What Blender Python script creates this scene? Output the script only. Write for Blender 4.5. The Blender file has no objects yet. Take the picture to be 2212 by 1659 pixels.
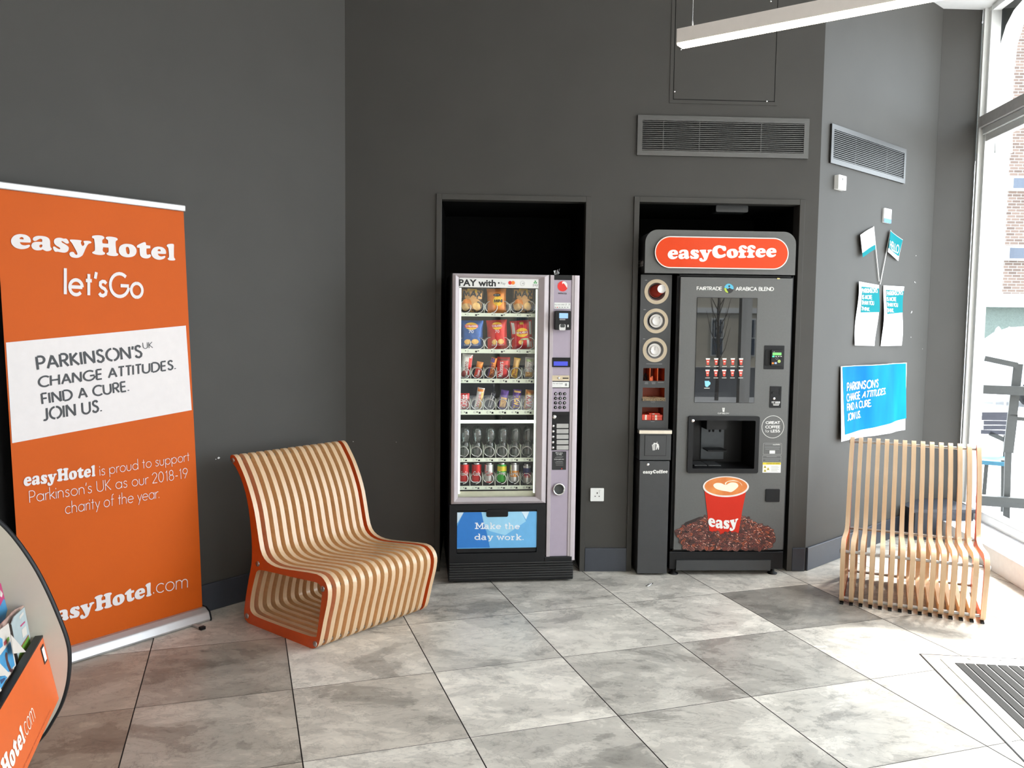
import bpy, bmesh, math, random
from mathutils import Vector, Matrix
from mathutils.geometry import tessellate_polygon
random.seed(7)
PI = math.pi; C = bpy.context.scene.collection
sin, cos, rad = math.sin, math.cos, math.radians
# ------------------------------------------------------------------ camera (calibrated on the floor tiles)
FOC = 1812.17; CAMZ = 1.53223515
def _rot(yaw, pitch, roll):
    B = Matrix(((1,0,0),(0,0,-1),(0,1,0)))
    Z = Matrix(((cos(yaw),-sin(yaw),0),(sin(yaw),cos(yaw),0),(0,0,1)))
    X = Matrix(((1,0,0),(0,cos(pitch),-sin(pitch)),(0,sin(pitch),cos(pitch))))
    R = Matrix(((cos(roll),-sin(roll),0),(sin(roll),cos(roll),0),(0,0,1)))
    return R @ X @ B @ Z
RM = _rot(.04524917, .07450461, .0122273); RT = RM.transposed()
CP = Vector((0, 0, CAMZ))
def ray(px, py): return RT @ Vector(((px-1106)/FOC, (py-829.5)/FOC, 1))
def flr(px, py, z=0):
    d = ray(px, py); return CP + d*((z-CAMZ)/d.z)
cam = bpy.data.objects.new('camera', bpy.data.cameras.new('camera')); C.objects.link(cam)
cam.data.sensor_width = 36; cam.data.sensor_fit = 'HORIZONTAL'; cam.data.lens = FOC/2212*36
M3 = Matrix((RM[0], -RM[1], -RM[2])).transposed()
cam.matrix_world = Matrix.Translation(CP) @ M3.to_4x4()
cam.data.clip_start = .02; cam.data.clip_end = 300
bpy.context.scene.camera = cam

class Fr:
    """an upright plane in the room: local x along it, y away from the viewer, z up"""
    def __init__(s, o, ang):
        s.o = Vector((o[0], o[1], 0)); s.a = ang
        s.u = Vector((cos(ang), sin(ang), 0)); s.v = Vector((-sin(ang), cos(ang), 0))
    def w(s, x, y, z): return s.o + s.u*x + s.v*y + Vector((0,0,z))
    def at(s, px, py, y=0):
        d = ray(px, py); o = s.o + s.v*y - CP
        t = (o.x*s.v.x+o.y*s.v.y)/(d.x*s.v.x+d.y*s.v.y)
        p = CP + d*t - s.o
        return (p.dot(s.u), p.z)
    def box(s, x0, y0, x1, y1, y=0):
        "pixel rectangle -> x0, x1, z0, z1 on the plane at depth y"
        a = s.at(x0, (y0+y1)/2, y)[0]; b = s.at(x1, (y0+y1)/2, y)[0]
        c = s.at((x0+x1)/2, y1, y)[1]; d = s.at((x0+x1)/2, y0, y)[1]
        return (a, b, c, d)
W0 = Fr((0, 0), 0)

# ------------------------------------------------------------------ materials
MATS = {}
def mat(name, col=(.5,.5,.5), rough=.5, metal=0, var=.06, scale=30, bump=0, emit=None, es=1, spec=.5, trans=0, coat=0, col2=None, stretch=None):
    if name in MATS: return MATS[name]
    m = bpy.data.materials.new(name); m.use_nodes = True; MATS[name] = m
    nt = m.node_tree; b = nt.nodes['Principled BSDF']
    b.inputs['Roughness'].default_value = rough; b.inputs['Metallic'].default_value = metal
    b.inputs['Specular IOR Level'].default_value = spec
    b.inputs['Transmission Weight'].default_value = trans; b.inputs['Coat Weight'].default_value = coat
    b.inputs['Coat Roughness'].default_value = .05
    tc = nt.nodes.new('ShaderNodeTexCoord'); n = nt.nodes.new('ShaderNodeTexNoise')
    n.inputs['Scale'].default_value = scale; n.inputs['Detail'].default_value = 4
    src = tc.outputs['Object']
    if stretch:
        mp = nt.nodes.new('ShaderNodeMapping'); mp.inputs['Scale'].default_value = stretch
        nt.links.new(src, mp.inputs['Vector']); src = mp.outputs['Vector']
    nt.links.new(src, n.inputs['Vector'])
    r = nt.nodes.new('ShaderNodeValToRGB')
    c2 = col2 or tuple(min(1, c*(1+var)) for c in col); c1 = col if col2 else tuple(c*(1-var) for c in col)
    r.color_ramp.elements[0].color = (*c1, 1); r.color_ramp.elements[1].color = (*c2, 1)
    r.color_ramp.elements[0].position = .3; r.color_ramp.elements[1].position = .7
    nt.links.new(n.outputs['Fac'], r.inputs['Fac']); nt.links.new(r.outputs['Color'], b.inputs['Base Color'])
    if bump:
        bp = nt.nodes.new('ShaderNodeBump'); bp.inputs['Strength'].default_value = bump; bp.inputs['Distance'].default_value = .002
        nt.links.new(n.outputs['Fac'], bp.inputs['Height']); nt.links.new(bp.outputs['Normal'], b.inputs['Normal'])
    if emit:
        b.inputs['Emission Color'].default_value = (*emit, 1); b.inputs['Emission Strength'].default_value = es
    return m
def S(r, g, b):  # sRGB 0-255 to linear
    f = lambda c: (c/255/12.92 if c <= 10 else ((c/255+.055)/1.055)**2.4)
    return (f(r), f(g), f(b))
def glass(name, fac=.07, tint=(1,1,1)):
    m = bpy.data.materials.new(name); m.use_nodes = True; MATS[name] = m
    nt = m.node_tree; nt.nodes.remove(nt.nodes['Principled BSDF']); out = nt.nodes['Material Output']
    t = nt.nodes.new('ShaderNodeBsdfTransparent'); t.inputs['Color'].default_value = (*tint, 1)
    g = nt.nodes.new('ShaderNodeBsdfGlossy'); g.inputs['Roughness'].default_value = .01
    mx = nt.nodes.new('ShaderNodeMixShader'); lw = nt.nodes.new('ShaderNodeLayerWeight'); lw.inputs['Blend'].default_value = .5
    pw = nt.nodes.new('ShaderNodeMath'); pw.operation = 'POWER'; pw.inputs[1].default_value = 4; nt.links.new(lw.outputs['Facing'], pw.inputs[0])
    mm = nt.nodes.new('ShaderNodeMath'); mm.operation = 'MULTIPLY_ADD'; mm.inputs[1].default_value = .5; mm.inputs[2].default_value = fac
    nt.links.new(pw.outputs[0], mm.inputs[0]); nt.links.new(mm.outputs[0], mx.inputs[0])
    nt.links.new(t.outputs[0], mx.inputs[1]); nt.links.new(g.outputs[0], mx.inputs[2]); nt.links.new(mx.outputs[0], out.inputs[0])
    return m

# ------------------------------------------------------------------ mesh builder
BASE = {}
class MB:
    def __init__(s, M=None): s.v = []; s.f = []; s.m = []; s.sm = []; s.M = M; s.ml = []
    def mi(s, m):
        if m is None: return 0
        if m not in s.ml: s.ml.append(m)
        return s.ml.index(m)
    def add(s, vs, fs, m=None, smooth=False, M=None):
        b = len(s.v); i = s.mi(m); X = M or s.M
        s.v += [tuple(X @ Vector(p)) if X else tuple(p) for p in vs]
        for f in fs: s.f.append([b+k for k in f]); s.m.append(i); s.sm.append(smooth)
        return s
    def box(s, x0, x1, y0, y1, z0, z1, m=None, M=None):
        v = [(x, y, z) for x in (x0, x1) for y in (y0, y1) for z in (z0, z1)]
        return s.add(v, [(0,1,3,2),(4,6,7,5),(0,4,5,1),(2,3,7,6),(0,2,6,4),(1,5,7,3)], m, M=M)
    def prism(s, loops, y0, y1, m=None, side=None, smooth=False, M=None, back=True):
        "polygon(s) in x,z extruded along y; loops[1:] are holes"
        if not isinstance(loops[0][0], (tuple, list)): loops = [loops]
        n = sum(map(len, loops)); flat = [p for L in loops for p in L]
        tri = tessellate_polygon([[Vector((p[0], p[1], 0)) for p in L] for L in loops])
        vs = [(p[0], y0, p[1]) for p in flat] + [(p[0], y1, p[1]) for p in flat]
        s.add(vs, [tuple(t) for t in tri] + ([tuple(k+n for k in t) for t in tri] if back else []), m, M=M)
        b = 0; q = []
        for L in loops:
            k = len(L); q += [(b+i, b+(i+1)%k, n+b+(i+1)%k, n+b+i) for i in range(k)]; b += k
        return s.add(vs, q, side or m, smooth, M=M)
    def flat(s, loops, y, m=None, M=None):
        if not isinstance(loops[0][0], (tuple, list)): loops = [loops]
        flat = [p for L in loops for p in L]
        tri = tessellate_polygon([[Vector((p[0], p[1], 0)) for p in L] for L in loops])
        return s.add([(p[0], y, p[1]) for p in flat], [tuple(t) for t in tri], m, M=M)
    def tube(s, pts, r, n=10, m=None, caps=True, closed=False, M=None):
        pts = [Vector(p) for p in pts]; N = len(pts); vs = []; up = None
        for i, p in enumerate(pts):
            a = pts[(i-1)%N] if (closed or i) else p; c = pts[(i+1)%N] if (closed or i < N-1) else p
            t = (c-a).normalized()
            if up is None: up = Vector((0,0,1)) if abs(t.z) < .9 else Vector((1,0,0))
            x = t.cross(up).normalized(); up = x.cross(t).normalized()
            rr = r[i] if isinstance(r, (list, tuple)) else r
            vs += [p + x*rr*cos(2*PI*k/n) + up*rr*sin(2*PI*k/n) for k in range(n)]
        fs = [(i*n+k, i*n+(k+1)%n, ((i+1)%N)*n+(k+1)%n, ((i+1)%N)*n+k) for i in range(N if closed else N-1) for k in range(n)]
        s.add(vs, fs, m, True, M=M)
        if caps and not closed: s.add(vs, [tuple(range(n)), tuple(range((N-1)*n, N*n))], m, M=M)
        return s
    def lathe(s, prof, n=24, m=None, M=None, axis='z', c=(0,0,0), smooth=True):
        "profile of (radius, height)"
        vs = []
        for r, h in prof:
            for k in range(n):
                a = 2*PI*k/n
                if axis == 'z': p = (c[0]+r*cos(a), c[1]+r*sin(a), c[2]+h)
                elif axis == 'y': p = (c[0]+r*cos(a), c[1]+h, c[2]+r*sin(a))
                else: p = (c[0]+h, c[1]+r*cos(a), c[2]+r*sin(a))
                vs.append(p)
        fs = [(i*n+k, i*n+(k+1)%n, (i+1)*n+(k+1)%n, (i+1)*n+k) for i in range(len(prof)-1) for k in range(n)]
        return s.add(vs, fs, m, smooth, M=M)
    def disc(s, c, r, m=None, n=32, rz=None, y=None):
        p = [(c[0]+r*cos(2*PI*k/n), c[1]+(rz or r)*sin(2*PI*k/n)) for k in range(n)]
        return s.flat([p], y, m)
    def ringf(s, c, r0, r1, y0, y1, m=None, n=40):
        o = [(c[0]+r1*cos(2*PI*k/n), c[1]+r1*sin(2*PI*k/n)) for k in range(n)]
        i = [(c[0]+r0*cos(2*PI*k/n), c[1]+r0*sin(2*PI*k/n)) for k in range(n)]
        return s.prism([o, i], y0, y1, m, smooth=True)
    def build(s, name, m=None, parent=None, fr=None, base=(0,0,0), bevel=0, **kw):
        me = bpy.data.meshes.new(name)
        if parent is not None: base = BASE[parent.name]
        me.from_pydata([(v[0]-base[0], v[1]-base[1], v[2]-base[2]) for v in s.v], [], s.f)
        for q in (s.ml or [m]): me.materials.append(q)
        me.polygons.foreach_set('material_index', s.m); me.polygons.foreach_set('use_smooth', s.sm)
        me.update()
        o = bpy.data.objects.new(name, me); C.objects.link(o)
        if parent is not None: o.parent = parent; BASE[o.name] = base
        else:
            fr = fr or W0; o.location = fr.w(*base); o.rotation_euler = (0,0,fr.a); BASE[o.name] = base
        if bevel:
            b = o.modifiers.new('bevel', 'BEVEL'); b.width = bevel; b.segments = 2; b.limit_method = 'ANGLE'; b.angle_limit = rad(40)
        tag(o, **kw); return o
def tag(o, label=None, cat=None, group=None, kind=None):
    if label: o['label'] = label
    if cat: o['category'] = cat
    if group: o['group'] = group
    if kind: o['kind'] = kind
    return o
def thing(name, fr, base, **kw):
    o = bpy.data.objects.new(name, None); C.objects.link(o); o.empty_display_size = .05
    o.location = fr.w(*base); o.rotation_euler = (0,0,fr.a); BASE[o.name] = base
    return tag(o, **kw)
def bx(b, y0, y1): return (b[0], b[1], y0, y1, b[2], b[3])
def rrect(x0, x1, z0, z1, r, n=6):
    p = []
    for cx, cz, a in ((x1-r, z1-r, 0), (x0+r, z1-r, 90), (x0+r, z0+r, 180), (x1-r, z0+r, 270)):
        p += [(cx+r*cos(rad(a+90*k/n)), cz+r*sin(rad(a+90*k/n))) for k in range(n+1)]
    return p
def smooth_loop(pts, k=5):
    "closed Catmull-Rom; a third value marks a corner"
    n = len(pts); out = []
    for i in range(n):
        p0, p1, p2, p3 = pts[i-1], pts[i], pts[(i+1)%n], pts[(i+2)%n]
        if len(p1) > 2: p0 = p1
        if len(p2) > 2: p3 = p2
        for j in range(k):
            t = j/k
            out.append(tuple(.5*((2*p1[q])+(-p0[q]+p2[q])*t+(2*p0[q]-5*p1[q]+4*p2[q]-p3[q])*t*t+(-p0[q]+3*p1[q]-3*p2[q]+p3[q])*t**3) for q in (0,1)))
    return out

# ------------------------------------------------------------------ lettering: every text is (verts2d, faces)
def tjoin(parts):
    v = []; f = []
    for pv, pf in parts:
        b = len(v); v += pv; f += [tuple(b+k for k in t) for t in pf]
    return v, f
_tc = {}
def sans(s, off=0, sp=1):
    "plain sans from Blender's own font"
    key = (s, off, sp)
    if key not in _tc:
        cu = bpy.data.curves.new('t', 'FONT'); cu.body = s; cu.offset = off; cu.resolution_u = 3; cu.space_character = sp
        o = bpy.data.objects.new('t', cu); me = bpy.data.meshes.new_from_object(o)
        _tc[key] = ([(v.co.x, v.co.y) for v in me.vertices], [tuple(p.vertices) for p in me.polygons])
        bpy.data.objects.remove(o); bpy.data.meshes.remove(me); bpy.data.curves.remove(cu)
    return _tc[key]
def arc(cx, cy, rx, ry, a0, a1, n=None):
    n = n or max(3, int(abs(a1-a0)/15)); return [(cx+rx*cos(rad(a0+(a1-a0)*k/n)), cy+ry*sin(rad(a0+(a1-a0)*k/n))) for k in range(n+1)]
r_ = .31
G = {  # geometric sans as strokes: advance, strokes; cap height 1, x height .62
'a': (.78, [arc(r_,r_,r_,r_,0,360), [(.62,0),(.62,.62)]]), 'b': (.78, [[(0,0),(0,1.08)], arc(r_,r_,r_,r_,0,360)]),
'c': (.66, [arc(r_,r_,r_,r_,45,315)]), 'd': (.78, [arc(r_,r_,r_,r_,0,360), [(.62,0),(.62,1.08)]]),
'e': (.74, [[(0,.32),(.62,.32)], arc(r_,r_,r_,r_,2,318)]), 'f': (.42, [[(.12,0),(.12,.85)]+arc(.3,.86,.18,.2,180,90), [(0,.62),(.32,.62)]]),
'g': (.78, [arc(r_,r_,r_,r_,0,360), [(.62,.62),(.62,-.05)]+arc(.33,-.05,.29,.24,0,-150)]),
'h': (.66, [[(0,0),(0,1.08)], arc(.24,.38,.24,.24,180,0)+[(.48,0)]]), 'i': (.16, [[(0,0),(0,.62)], [(0,.82),(0,.93)]]),
'k': (.56, [[(0,0),(0,1.08)], [(.42,.62),(.02,.3)], [(.1,.36),(.46,0)]]), 'l': (.16, [[(0,0),(0,1.08)]]),
'm': (1.04, [[(0,0),(0,.62)], arc(.215,.4,.215,.22,180,0)+[(.43,0)], arc(.645,.4,.215,.22,180,0)+[(.86,0)]]),
'n': (.66, [[(0,0),(0,.62)], arc(.24,.38,.24,.24,180,0)+[(.48,0)]]), 'o': (.76, [arc(r_,r_,r_,r_,90,270), arc(r_,r_,r_,r_,-90,90)]),
'p': (.78, [[(0,-.32),(0,.62)], arc(r_,r_,r_,r_,0,360)]), 'r': (.38, [[(0,0),(0,.62)], arc(.26,.36,.26,.26,180,75)]),
's': (.52, [[(.36,.53),(.28,.61),(.16,.62),(.06,.56),(.05,.44),(.13,.36),(.28,.3),(.36,.2),(.33,.07),(.2,0),(.08,.02),(0,.11)]]),
't': (.42, [[(.15,0),(.15,.9)], [(0,.62),(.3,.62)]]), 'u': (.66, [[(0,.62)]+arc(.24,.24,.24,.24,180,360)+[(.48,.62)]]),
'v': (.6, [[(0,.62),(.24,0),(.48,.62)]]), 'w': (.86, [[(0,.62),(.2,0),(.38,.6),(.56,0),(.76,.62)]]), 'y': (.56, [[(0,.62),(.24,.06)], [(.48,.62),(.1,-.32)]]),
"'": (.16, [[(.06,1.0),(0,.72)]]), '.': (.18, [[(0,-.0),(0,.1)]]), '-': (.42, [[(0,.36),(.28,.36)]]), ' ': (.34, []),
'A': (.86, [[(0,0),(.36,1)], [(.36,1),(.72,0)], [(.14,.34),(.58,.34)]]), 'B': (.7, [[(0,0),(0,1)], [(0,1),(.26,1)]+arc(.26,.76,.24,.24,90,-90)+[(0,.52)], [(.2,.52),(.28,.52)]+arc(.28,.26,.27,.26,90,-90)+[(0,0)]]),
'C': (.9, [arc(.48,.5,.48,.5,48,312)]), 'D': (.88, [[(0,0),(0,1)], [(0,1),(.24,1)]+arc(.24,.5,.5,.5,90,-90)+[(0,0)]]),
'E': (.62, [[(0,0),(0,1)], [(0,1),(.45,1)], [(0,.52),(.42,.52)], [(0,0),(.45,0)]]), 'F': (.56, [[(0,0),(0,1)], [(0,1),(.42,1)], [(0,.52),(.39,.52)]]),
'G': (1.08, [arc(.5,.5,.5,.5,48,350), [(1.0,.48),(.55,.48)]]), 'H': (.86, [[(0,0),(0,1)], [(.68,0),(.68,1)], [(0,.52),(.68,.52)]]),
'I': (.2, [[(0,0),(0,1)]]), 'J': (.5, [[(.32,1),(.32,.2)]+arc(.14,.18,.18,.18,0,-130)]), 'K': (.68, [[(0,0),(0,1)], [(.5,1),(.02,.48)], [(.08,.52),(.55,0)]]),
'L': (.56, [[(0,0),(0,1)], [(0,0),(.42,0)]]), 'M': (1.0, [[(0,0),(.1,1)], [(.1,1),(.41,.12),(.72,1)], [(.72,1),(.82,0)]]), 'N': (.86, [[(0,0),(0,1)], [(0,1),(.68,0)], [(.68,0),(.68,1)]]),
'O': (1.08, [arc(.47,.5,.47,.5,92,268), arc(.47,.5,.47,.5,-88,88)]), 'P': (.62, [[(0,0),(0,1)], [(0,1),(.24,1)]+arc(.24,.73,.26,.27,90,-90)+[(0,.46)]]),
'R': (.68, [[(0,0),(0,1)], [(0,1),(.24,1)]+arc(.24,.74,.26,.26,90,-90)+[(0,.48)], [(.22,.46),(.52,0)]]),
'S': (.66, [[(.44,.84),(.36,.97),(.22,1),(.08,.93),(.04,.78),(.1,.64),(.24,.55),(.4,.44),(.48,.28),(.43,.1),(.27,0),(.1,.04),(0,.2)]]),
'T': (.62, [[(.25,0),(.25,1)], [(-.02,1),(.52,1)]]), 'U': (.84, [[(0,1)]+arc(.33,.33,.33,.33,180,360)+[(.66,1)]]), 'X': (.7, [[(0,0),(.52,1)], [(0,1),(.52,0)]]), 'W': (1.2, [[(0,1),(.27,0),(.52,.98),(.77,0),(1.04,1)]]), 'Y': (.7, [[(0,1),(.28,.46)], [(.56,1),(.28,.46),(.28,0)]]),
'0': (.72, [arc(.28,.5,.28,.5,0,360)]), '1': (.44, [[(.08,.82),(.22,1),(.22,0)]]), '2': (.66, [arc(.25,.74,.25,.26,170,-35)+[(0,0)], [(0,0),(.52,0)]]),
'8': (.68, [arc(.25,.75,.21,.25,0,360), arc(.25,.27,.26,.27,0,360)]), '9': (.68, [arc(.27,.72,.27,.28,0,360), [(.5,.6),(.18,0)]]),
}
# slab serif used on the machine's flap
_v = lambda x, y0, y1: [[(x,y0),(x,y1)]]
SL = {'M': (1.2, _v(.12,0,1)+_v(.98,0,1)+[[(.16,1),(.55,.25),(.94,1)], [(-.05,0),(.32,0)], [(-.05,1),(.2,1)], [(.78,0),(1.16,0)], [(.9,1),(1.16,1)]]),
'a': (.78, [arc(.27,.5,.22,.16,150,20)+[(.5,.4),(.5,0)], [(.5,0),(.66,0)], arc(.25,.17,.24,.18,0,360)]),
'k': (.84, _v(.13,0,1.05)+[[(-.03,1.05),(.13,1.05)], [(-.03,0),(.3,0)], [(.56,.64),(.16,.28)], [(.28,.38),(.56,0)], [(.42,.66),(.7,.66)], [(.42,0),(.74,0)]]),
'e': (.76, G['e'][1]), 't': (.52, [[(.18,.9),(.18,.2)]+arc(.32,.16,.14,.16,180,300), [(0,.64),(.42,.64)]]),
'h': (.9, _v(.13,0,1.05)+[[(-.03,1.05),(.13,1.05)], [(-.03,0),(.28,0)], arc(.36,.4,.23,.24,180,0)+[(.6,0)], [(.45,0),(.76,0)]]),
'd': (.84, [arc(.3,r_,.3,r_,0,360), [(.6,0),(.6,1.05)], [(.44,1.05),(.6,1.05)], [(.6,0),(.74,0)]]),
'y': (.8, [[(.1,.64),(.36,.05)], [(.62,.64),(.3,-.2),(.1,-.26)], [(-.04,.66),(.26,.66)], [(.46,.66),(.76,.66)]]),
'w': (1.1, [[(.1,.64),(.3,.02),(.5,.62),(.72,.02),(.92,.64)], [(-.04,.66),(.26,.66)], [(.76,.66),(1.06,.66)]]),
'o': (.78, G['o'][1]), 'r': (.62, _v(.13,0,.64)+[[(-.03,.64),(.13,.64)], [(-.03,0),(.32,0)], arc(.34,.4,.2,.22,180,60)]), '.': (.2, [[(.04,-.02),(.04,.12)]]), ' ': (.34, [])}
def strokes(s, w=.13, sp=1, stencil=0, font=G, slant=0):
    v = []; f = []; x = 0; tr = .0
    for ch in s:
        adv, st = font[ch]
        for si, L in enumerate(st):
            P = [Vector(p) for p in L]
            if stencil and si and len(P) >= 2 and ch not in "MNOEFTHI":
                d = (P[1]-P[0]).normalized(); 
                P[0] = P[0]+d*stencil if (P[1]-P[0]).length > stencil else P[1]
                if ch in 'PRDB' and len(P) > 3:
                    d = (P[-2]-P[-1]).normalized(); P[-1] = P[-1]+d*stencil
            if stencil and ch == 'O':
                P = arc(.47,.5,.47,.5,*((97,263) if si == 0 else (-83,83)))[:]; P = [Vector(p) for p in P]
            jit = si+.5*(len(v)//7 % 2); N = len(P); closed = N > 3 and (P[0]-P[-1]).length < 1e-4
            row = []
            for i, p in enumerate(P):
                a = P[i-1] if i else (P[-2] if closed else p); c = P[i+1] if i < N-1 else (P[1] if closed else p)
                d1 = (p-a); d2 = (c-p)
                if d1.length < 1e-6: d1 = d2
                if d2.length < 1e-6: d2 = d1
                d1 = d1.normalized(); d2 = d2.normalized()
                t = (d1+d2); t = t.normalized() if t.length > 1e-3 else d1
                nrm = Vector((-t.y, t.x)); k = 1/max(.5, abs(Vector((-d1.y, d1.x)).dot(nrm)))
                e = Vector((0,0))
                if N == 2 and ch in 'EFLTHINMAKD' and abs(d1.y) < .1: e = d1*(w/2)*(-1 if i == 0 else 1)*(0 if stencil else 1)
                row.append((p+e+nrm*w/2*k, p+e-nrm*w/2*k))
            b = len(v)
            for q0, q1 in row:
                for q in (q0, q1): v.append((q.x+x+slant*q.y, q.y, .00004*jit))
            f += [(b+2*i, b+2*i+1, b+2*i+3, b+2*i+2) for i in range(N-1)]
        x += (adv+w*.35)*sp + (sp-1)*.1
    return v, f
# rounded heavy serif (outlines; corner points carry a third value)
CO = {
'e': (394, [[(375,508,1),(560,498),(585,470),(583,420),(560,360),(500,312),(430,298),(350,305),(270,350),(220,430),(208,510),(230,590),(290,655),(380,685),(460,675),(530,640),(568,590),(560,558),(530,562),(480,580),(430,578),(390,550)], [(375,430,1),(372,400),(405,372),(440,385),(448,430,1)]], 205),
'a': (427, [[(812,455,1),(815,400),(800,378),(770,375),(735,400),(690,440),(650,440),(628,405),(650,350),(710,310),(800,298),(890,308),(950,350),(972,420),(975,520),(985,580),(1003,600),(1000,640),(960,675),(900,688),(855,670),(825,648,1),(780,675),(700,685),(635,655),(603,590),(610,530),(650,480),(730,460)], [(815,530),(790,525),(760,550),(760,590),(785,605),(812,580)]], 603),
's': (345, [[(1300,312),(1340,350),(1360,410),(1340,440),(1300,440),(1250,405),(1215,385),(1205,405),(1225,430),(1290,470),(1345,520),(1358,570),(1340,640),(1290,685),(1220,692),(1130,680),(1080,685),(1045,640),(1032,580),(1045,550),(1070,555),(1120,590),(1160,610),(1182,590),(1160,560),(1100,520),(1060,470),(1050,410),(1070,350),(1120,312),(1190,303),(1250,318)]], 1030),
'y': (474, [[(1380,350),(1400,325),(1480,318),(1590,318),(1630,335),(1615,370),(1620,420),(1645,470,1),(1670,460),(1690,410),(1670,345),(1700,325),(1800,318),(1842,345),(1830,375),(1785,395),(1750,450),(1715,540),(1680,650),(1640,740),(1560,800),(1480,810),(1410,790),(1375,740),(1375,690),(1410,658),(1460,658),(1485,700),(1520,728),(1540,700),(1525,640),(1490,560),(1450,470),(1420,410)]], 1375)}
def _sc(L, k): return [tuple([p[0]*k, p[1]*k]+list(p[2:])) for p in L]
_k = 385/357; _o = 683-652*_k
def _c2(Ls, x0): return [[tuple([(p[0]-x0)*_k, p[1]*_k+_o]+list(p[2:])) for p in L] for L in Ls]
CO['C'] = (528, _c2([[(250,190),(290,240),(298,320),(270,370),(220,375),(185,350),(150,290),(90,258),(30,275),(3,330),(5,390),(30,470),(80,515),(150,522),(210,500),(255,478),(285,510),(275,570),(220,610),(120,640),(40,650),(-50,630),(-130,570),(-175,460),(-178,380),(-155,280),(-90,200),(0,160),(80,155),(160,178),(210,188)]], -178), 0)
CO['o'] = (434, _c2([[(315,480),(340,380),(420,315),(520,298),(620,315),(690,390),(708,480),(680,570),(610,630),(490,655),(390,630),(330,565)], [(470,400),(500,378),(530,395),(550,480),(545,555),(520,570),(490,545),(472,470)]], 312), 0)
CO['f'] = (318, _c2([[(735,270),(760,220),(820,180),(890,172),(960,190),(1010,235),(1015,290),(985,315),(945,312),(900,280),(865,252),(838,265),(850,295),(900,345),(930,365),(985,378,1),(990,440,1),(930,455),(925,500),(935,560),(980,590),(985,625),(950,652),(850,655),(750,650),(720,615),(735,585),(770,560),(780,500),(775,450),(725,440,1),(722,385,1),(755,365),(740,320)]], 720), 0)
_h = .86
def _c4(L, x0): return [tuple([(p[0]-x0)*_h, (p[1]-.083*(p[0]-200)-752)*_h+683]+list(p[2:])) for p in L]
CO['H'] = (612, [_c4([(35,185),(60,140),(180,118),(300,130),(360,180),(350,225),(315,255),(305,310),(315,375,1),(460,385,1),(455,270),(405,225),(398,185),(440,155),(540,152),(660,175),(712,215),(705,260),(668,290),(660,380),(665,480),(680,640),(690,680),(732,715),(715,765),(630,785),(500,770),(430,735),(422,690),(465,660),(475,600),(470,510,1),(330,500,1),(318,580),(330,640),(378,680),(365,730),(280,755),(150,742),(60,705),(50,665),(95,630),(115,590),(112,420),(100,300),(90,235),(50,210)], 32)], 0)
CO['t'] = (350, [_c4([(1168,430),(1200,390),(1300,330),(1370,298),(1415,310),(1430,395,1),(1550,412,1),(1553,500,1),(1440,510,1),(1440,600),(1450,690),(1480,722),(1530,705),(1568,730),(1560,790),(1500,835),(1420,845),(1330,820),(1270,760),(1250,660),(1245,490,1),(1175,480)], 1168)], 0)
CO['l'] = (235, [_c4([(1888,380),(1930,335),(2030,318),(2095,328),(2110,370),(2108,500),(2110,700),(2120,800),(2155,850),(2140,885),(2080,900),(1970,888),(1922,850),(1930,815),(1958,790),(1960,680),(1945,520),(1930,450),(1895,415)], 1888)], 0)
def heavy(s, only=None):
    v = []; f = []; x = 0
    for ch in s:
        adv, Ls, x0 = CO[ch]
        LL = [[((p[0]-x0+x)/385, (683-p[1])/385) for p in smooth_loop(L, 4)] for L in Ls]
        flat = [p for L in LL for p in L]; b = len(v)
        v += flat; f += [tuple(b+k for k in t) for t in tessellate_polygon([[Vector((p[0], p[1], 0)) for p in L] for L in LL])]
        x += adv
    return v, f
def fit(t, p0, p1, p2):
    "text bbox corners: bottom-left, bottom-right, top-left -> plane points"
    v, f = t; xs = [a[0] for a in v]; ys = [a[1] for a in v]; a, b, c, d = min(xs), max(xs), min(ys), max(ys)
    o = []
    for x, y, *e in v:
        s = (x-a)/max(1e-6, b-a); q = (y-c)/max(1e-6, d-c)
        o.append((p0[0]+(p1[0]-p0[0])*s+(p2[0]-p0[0])*q, p0[1]+(p1[1]-p0[1])*s+(p2[1]-p0[1])*q, *e))
    return o, f
def fitb(t, b): return fit(t, (b[0], b[2]), (b[1], b[2]), (b[0], b[3]))
def put(mb, t, y, m, surf=None):
    v, f = t
    mb.add([(a, (surf(a, b) if surf else 0)+y-(e[0] if e else 0), b) for a, b, *e in v], f, m)
    return mb
def pxt(mb, fr, t, y, m, bl, br, tl, surf=None):
    return put(mb, fit(t, fr.at(*bl, y), fr.at(*br, y), fr.at(*tl, y)), y, m, surf)
def grid(mb, fr, c, nx, ny, y, m, surf=None, smooth=True):
    "bilinear patch; c = four pixel corners: bl, br, tr, tl (or local x,z when fr is None)"
    P = [fr.at(*p, y) if fr else p for p in c]; vs = []
    for j in range(ny+1):
        for i in range(nx+1):
            s, t = i/nx, j/ny
            x = (P[0][0]*(1-s)+P[1][0]*s)*(1-t)+(P[3][0]*(1-s)+P[2][0]*s)*t
            z = (P[0][1]*(1-s)+P[1][1]*s)*(1-t)+(P[3][1]*(1-s)+P[2][1]*s)*t
            vs.append((x, y+(surf(x, z) if surf else 0), z))
    mb.add(vs, [(j*(nx+1)+i, j*(nx+1)+i+1, (j+1)*(nx+1)+i+1, (j+1)*(nx+1)+i) for j in range(ny) for i in range(nx)], m, smooth)
    return mb

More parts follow.
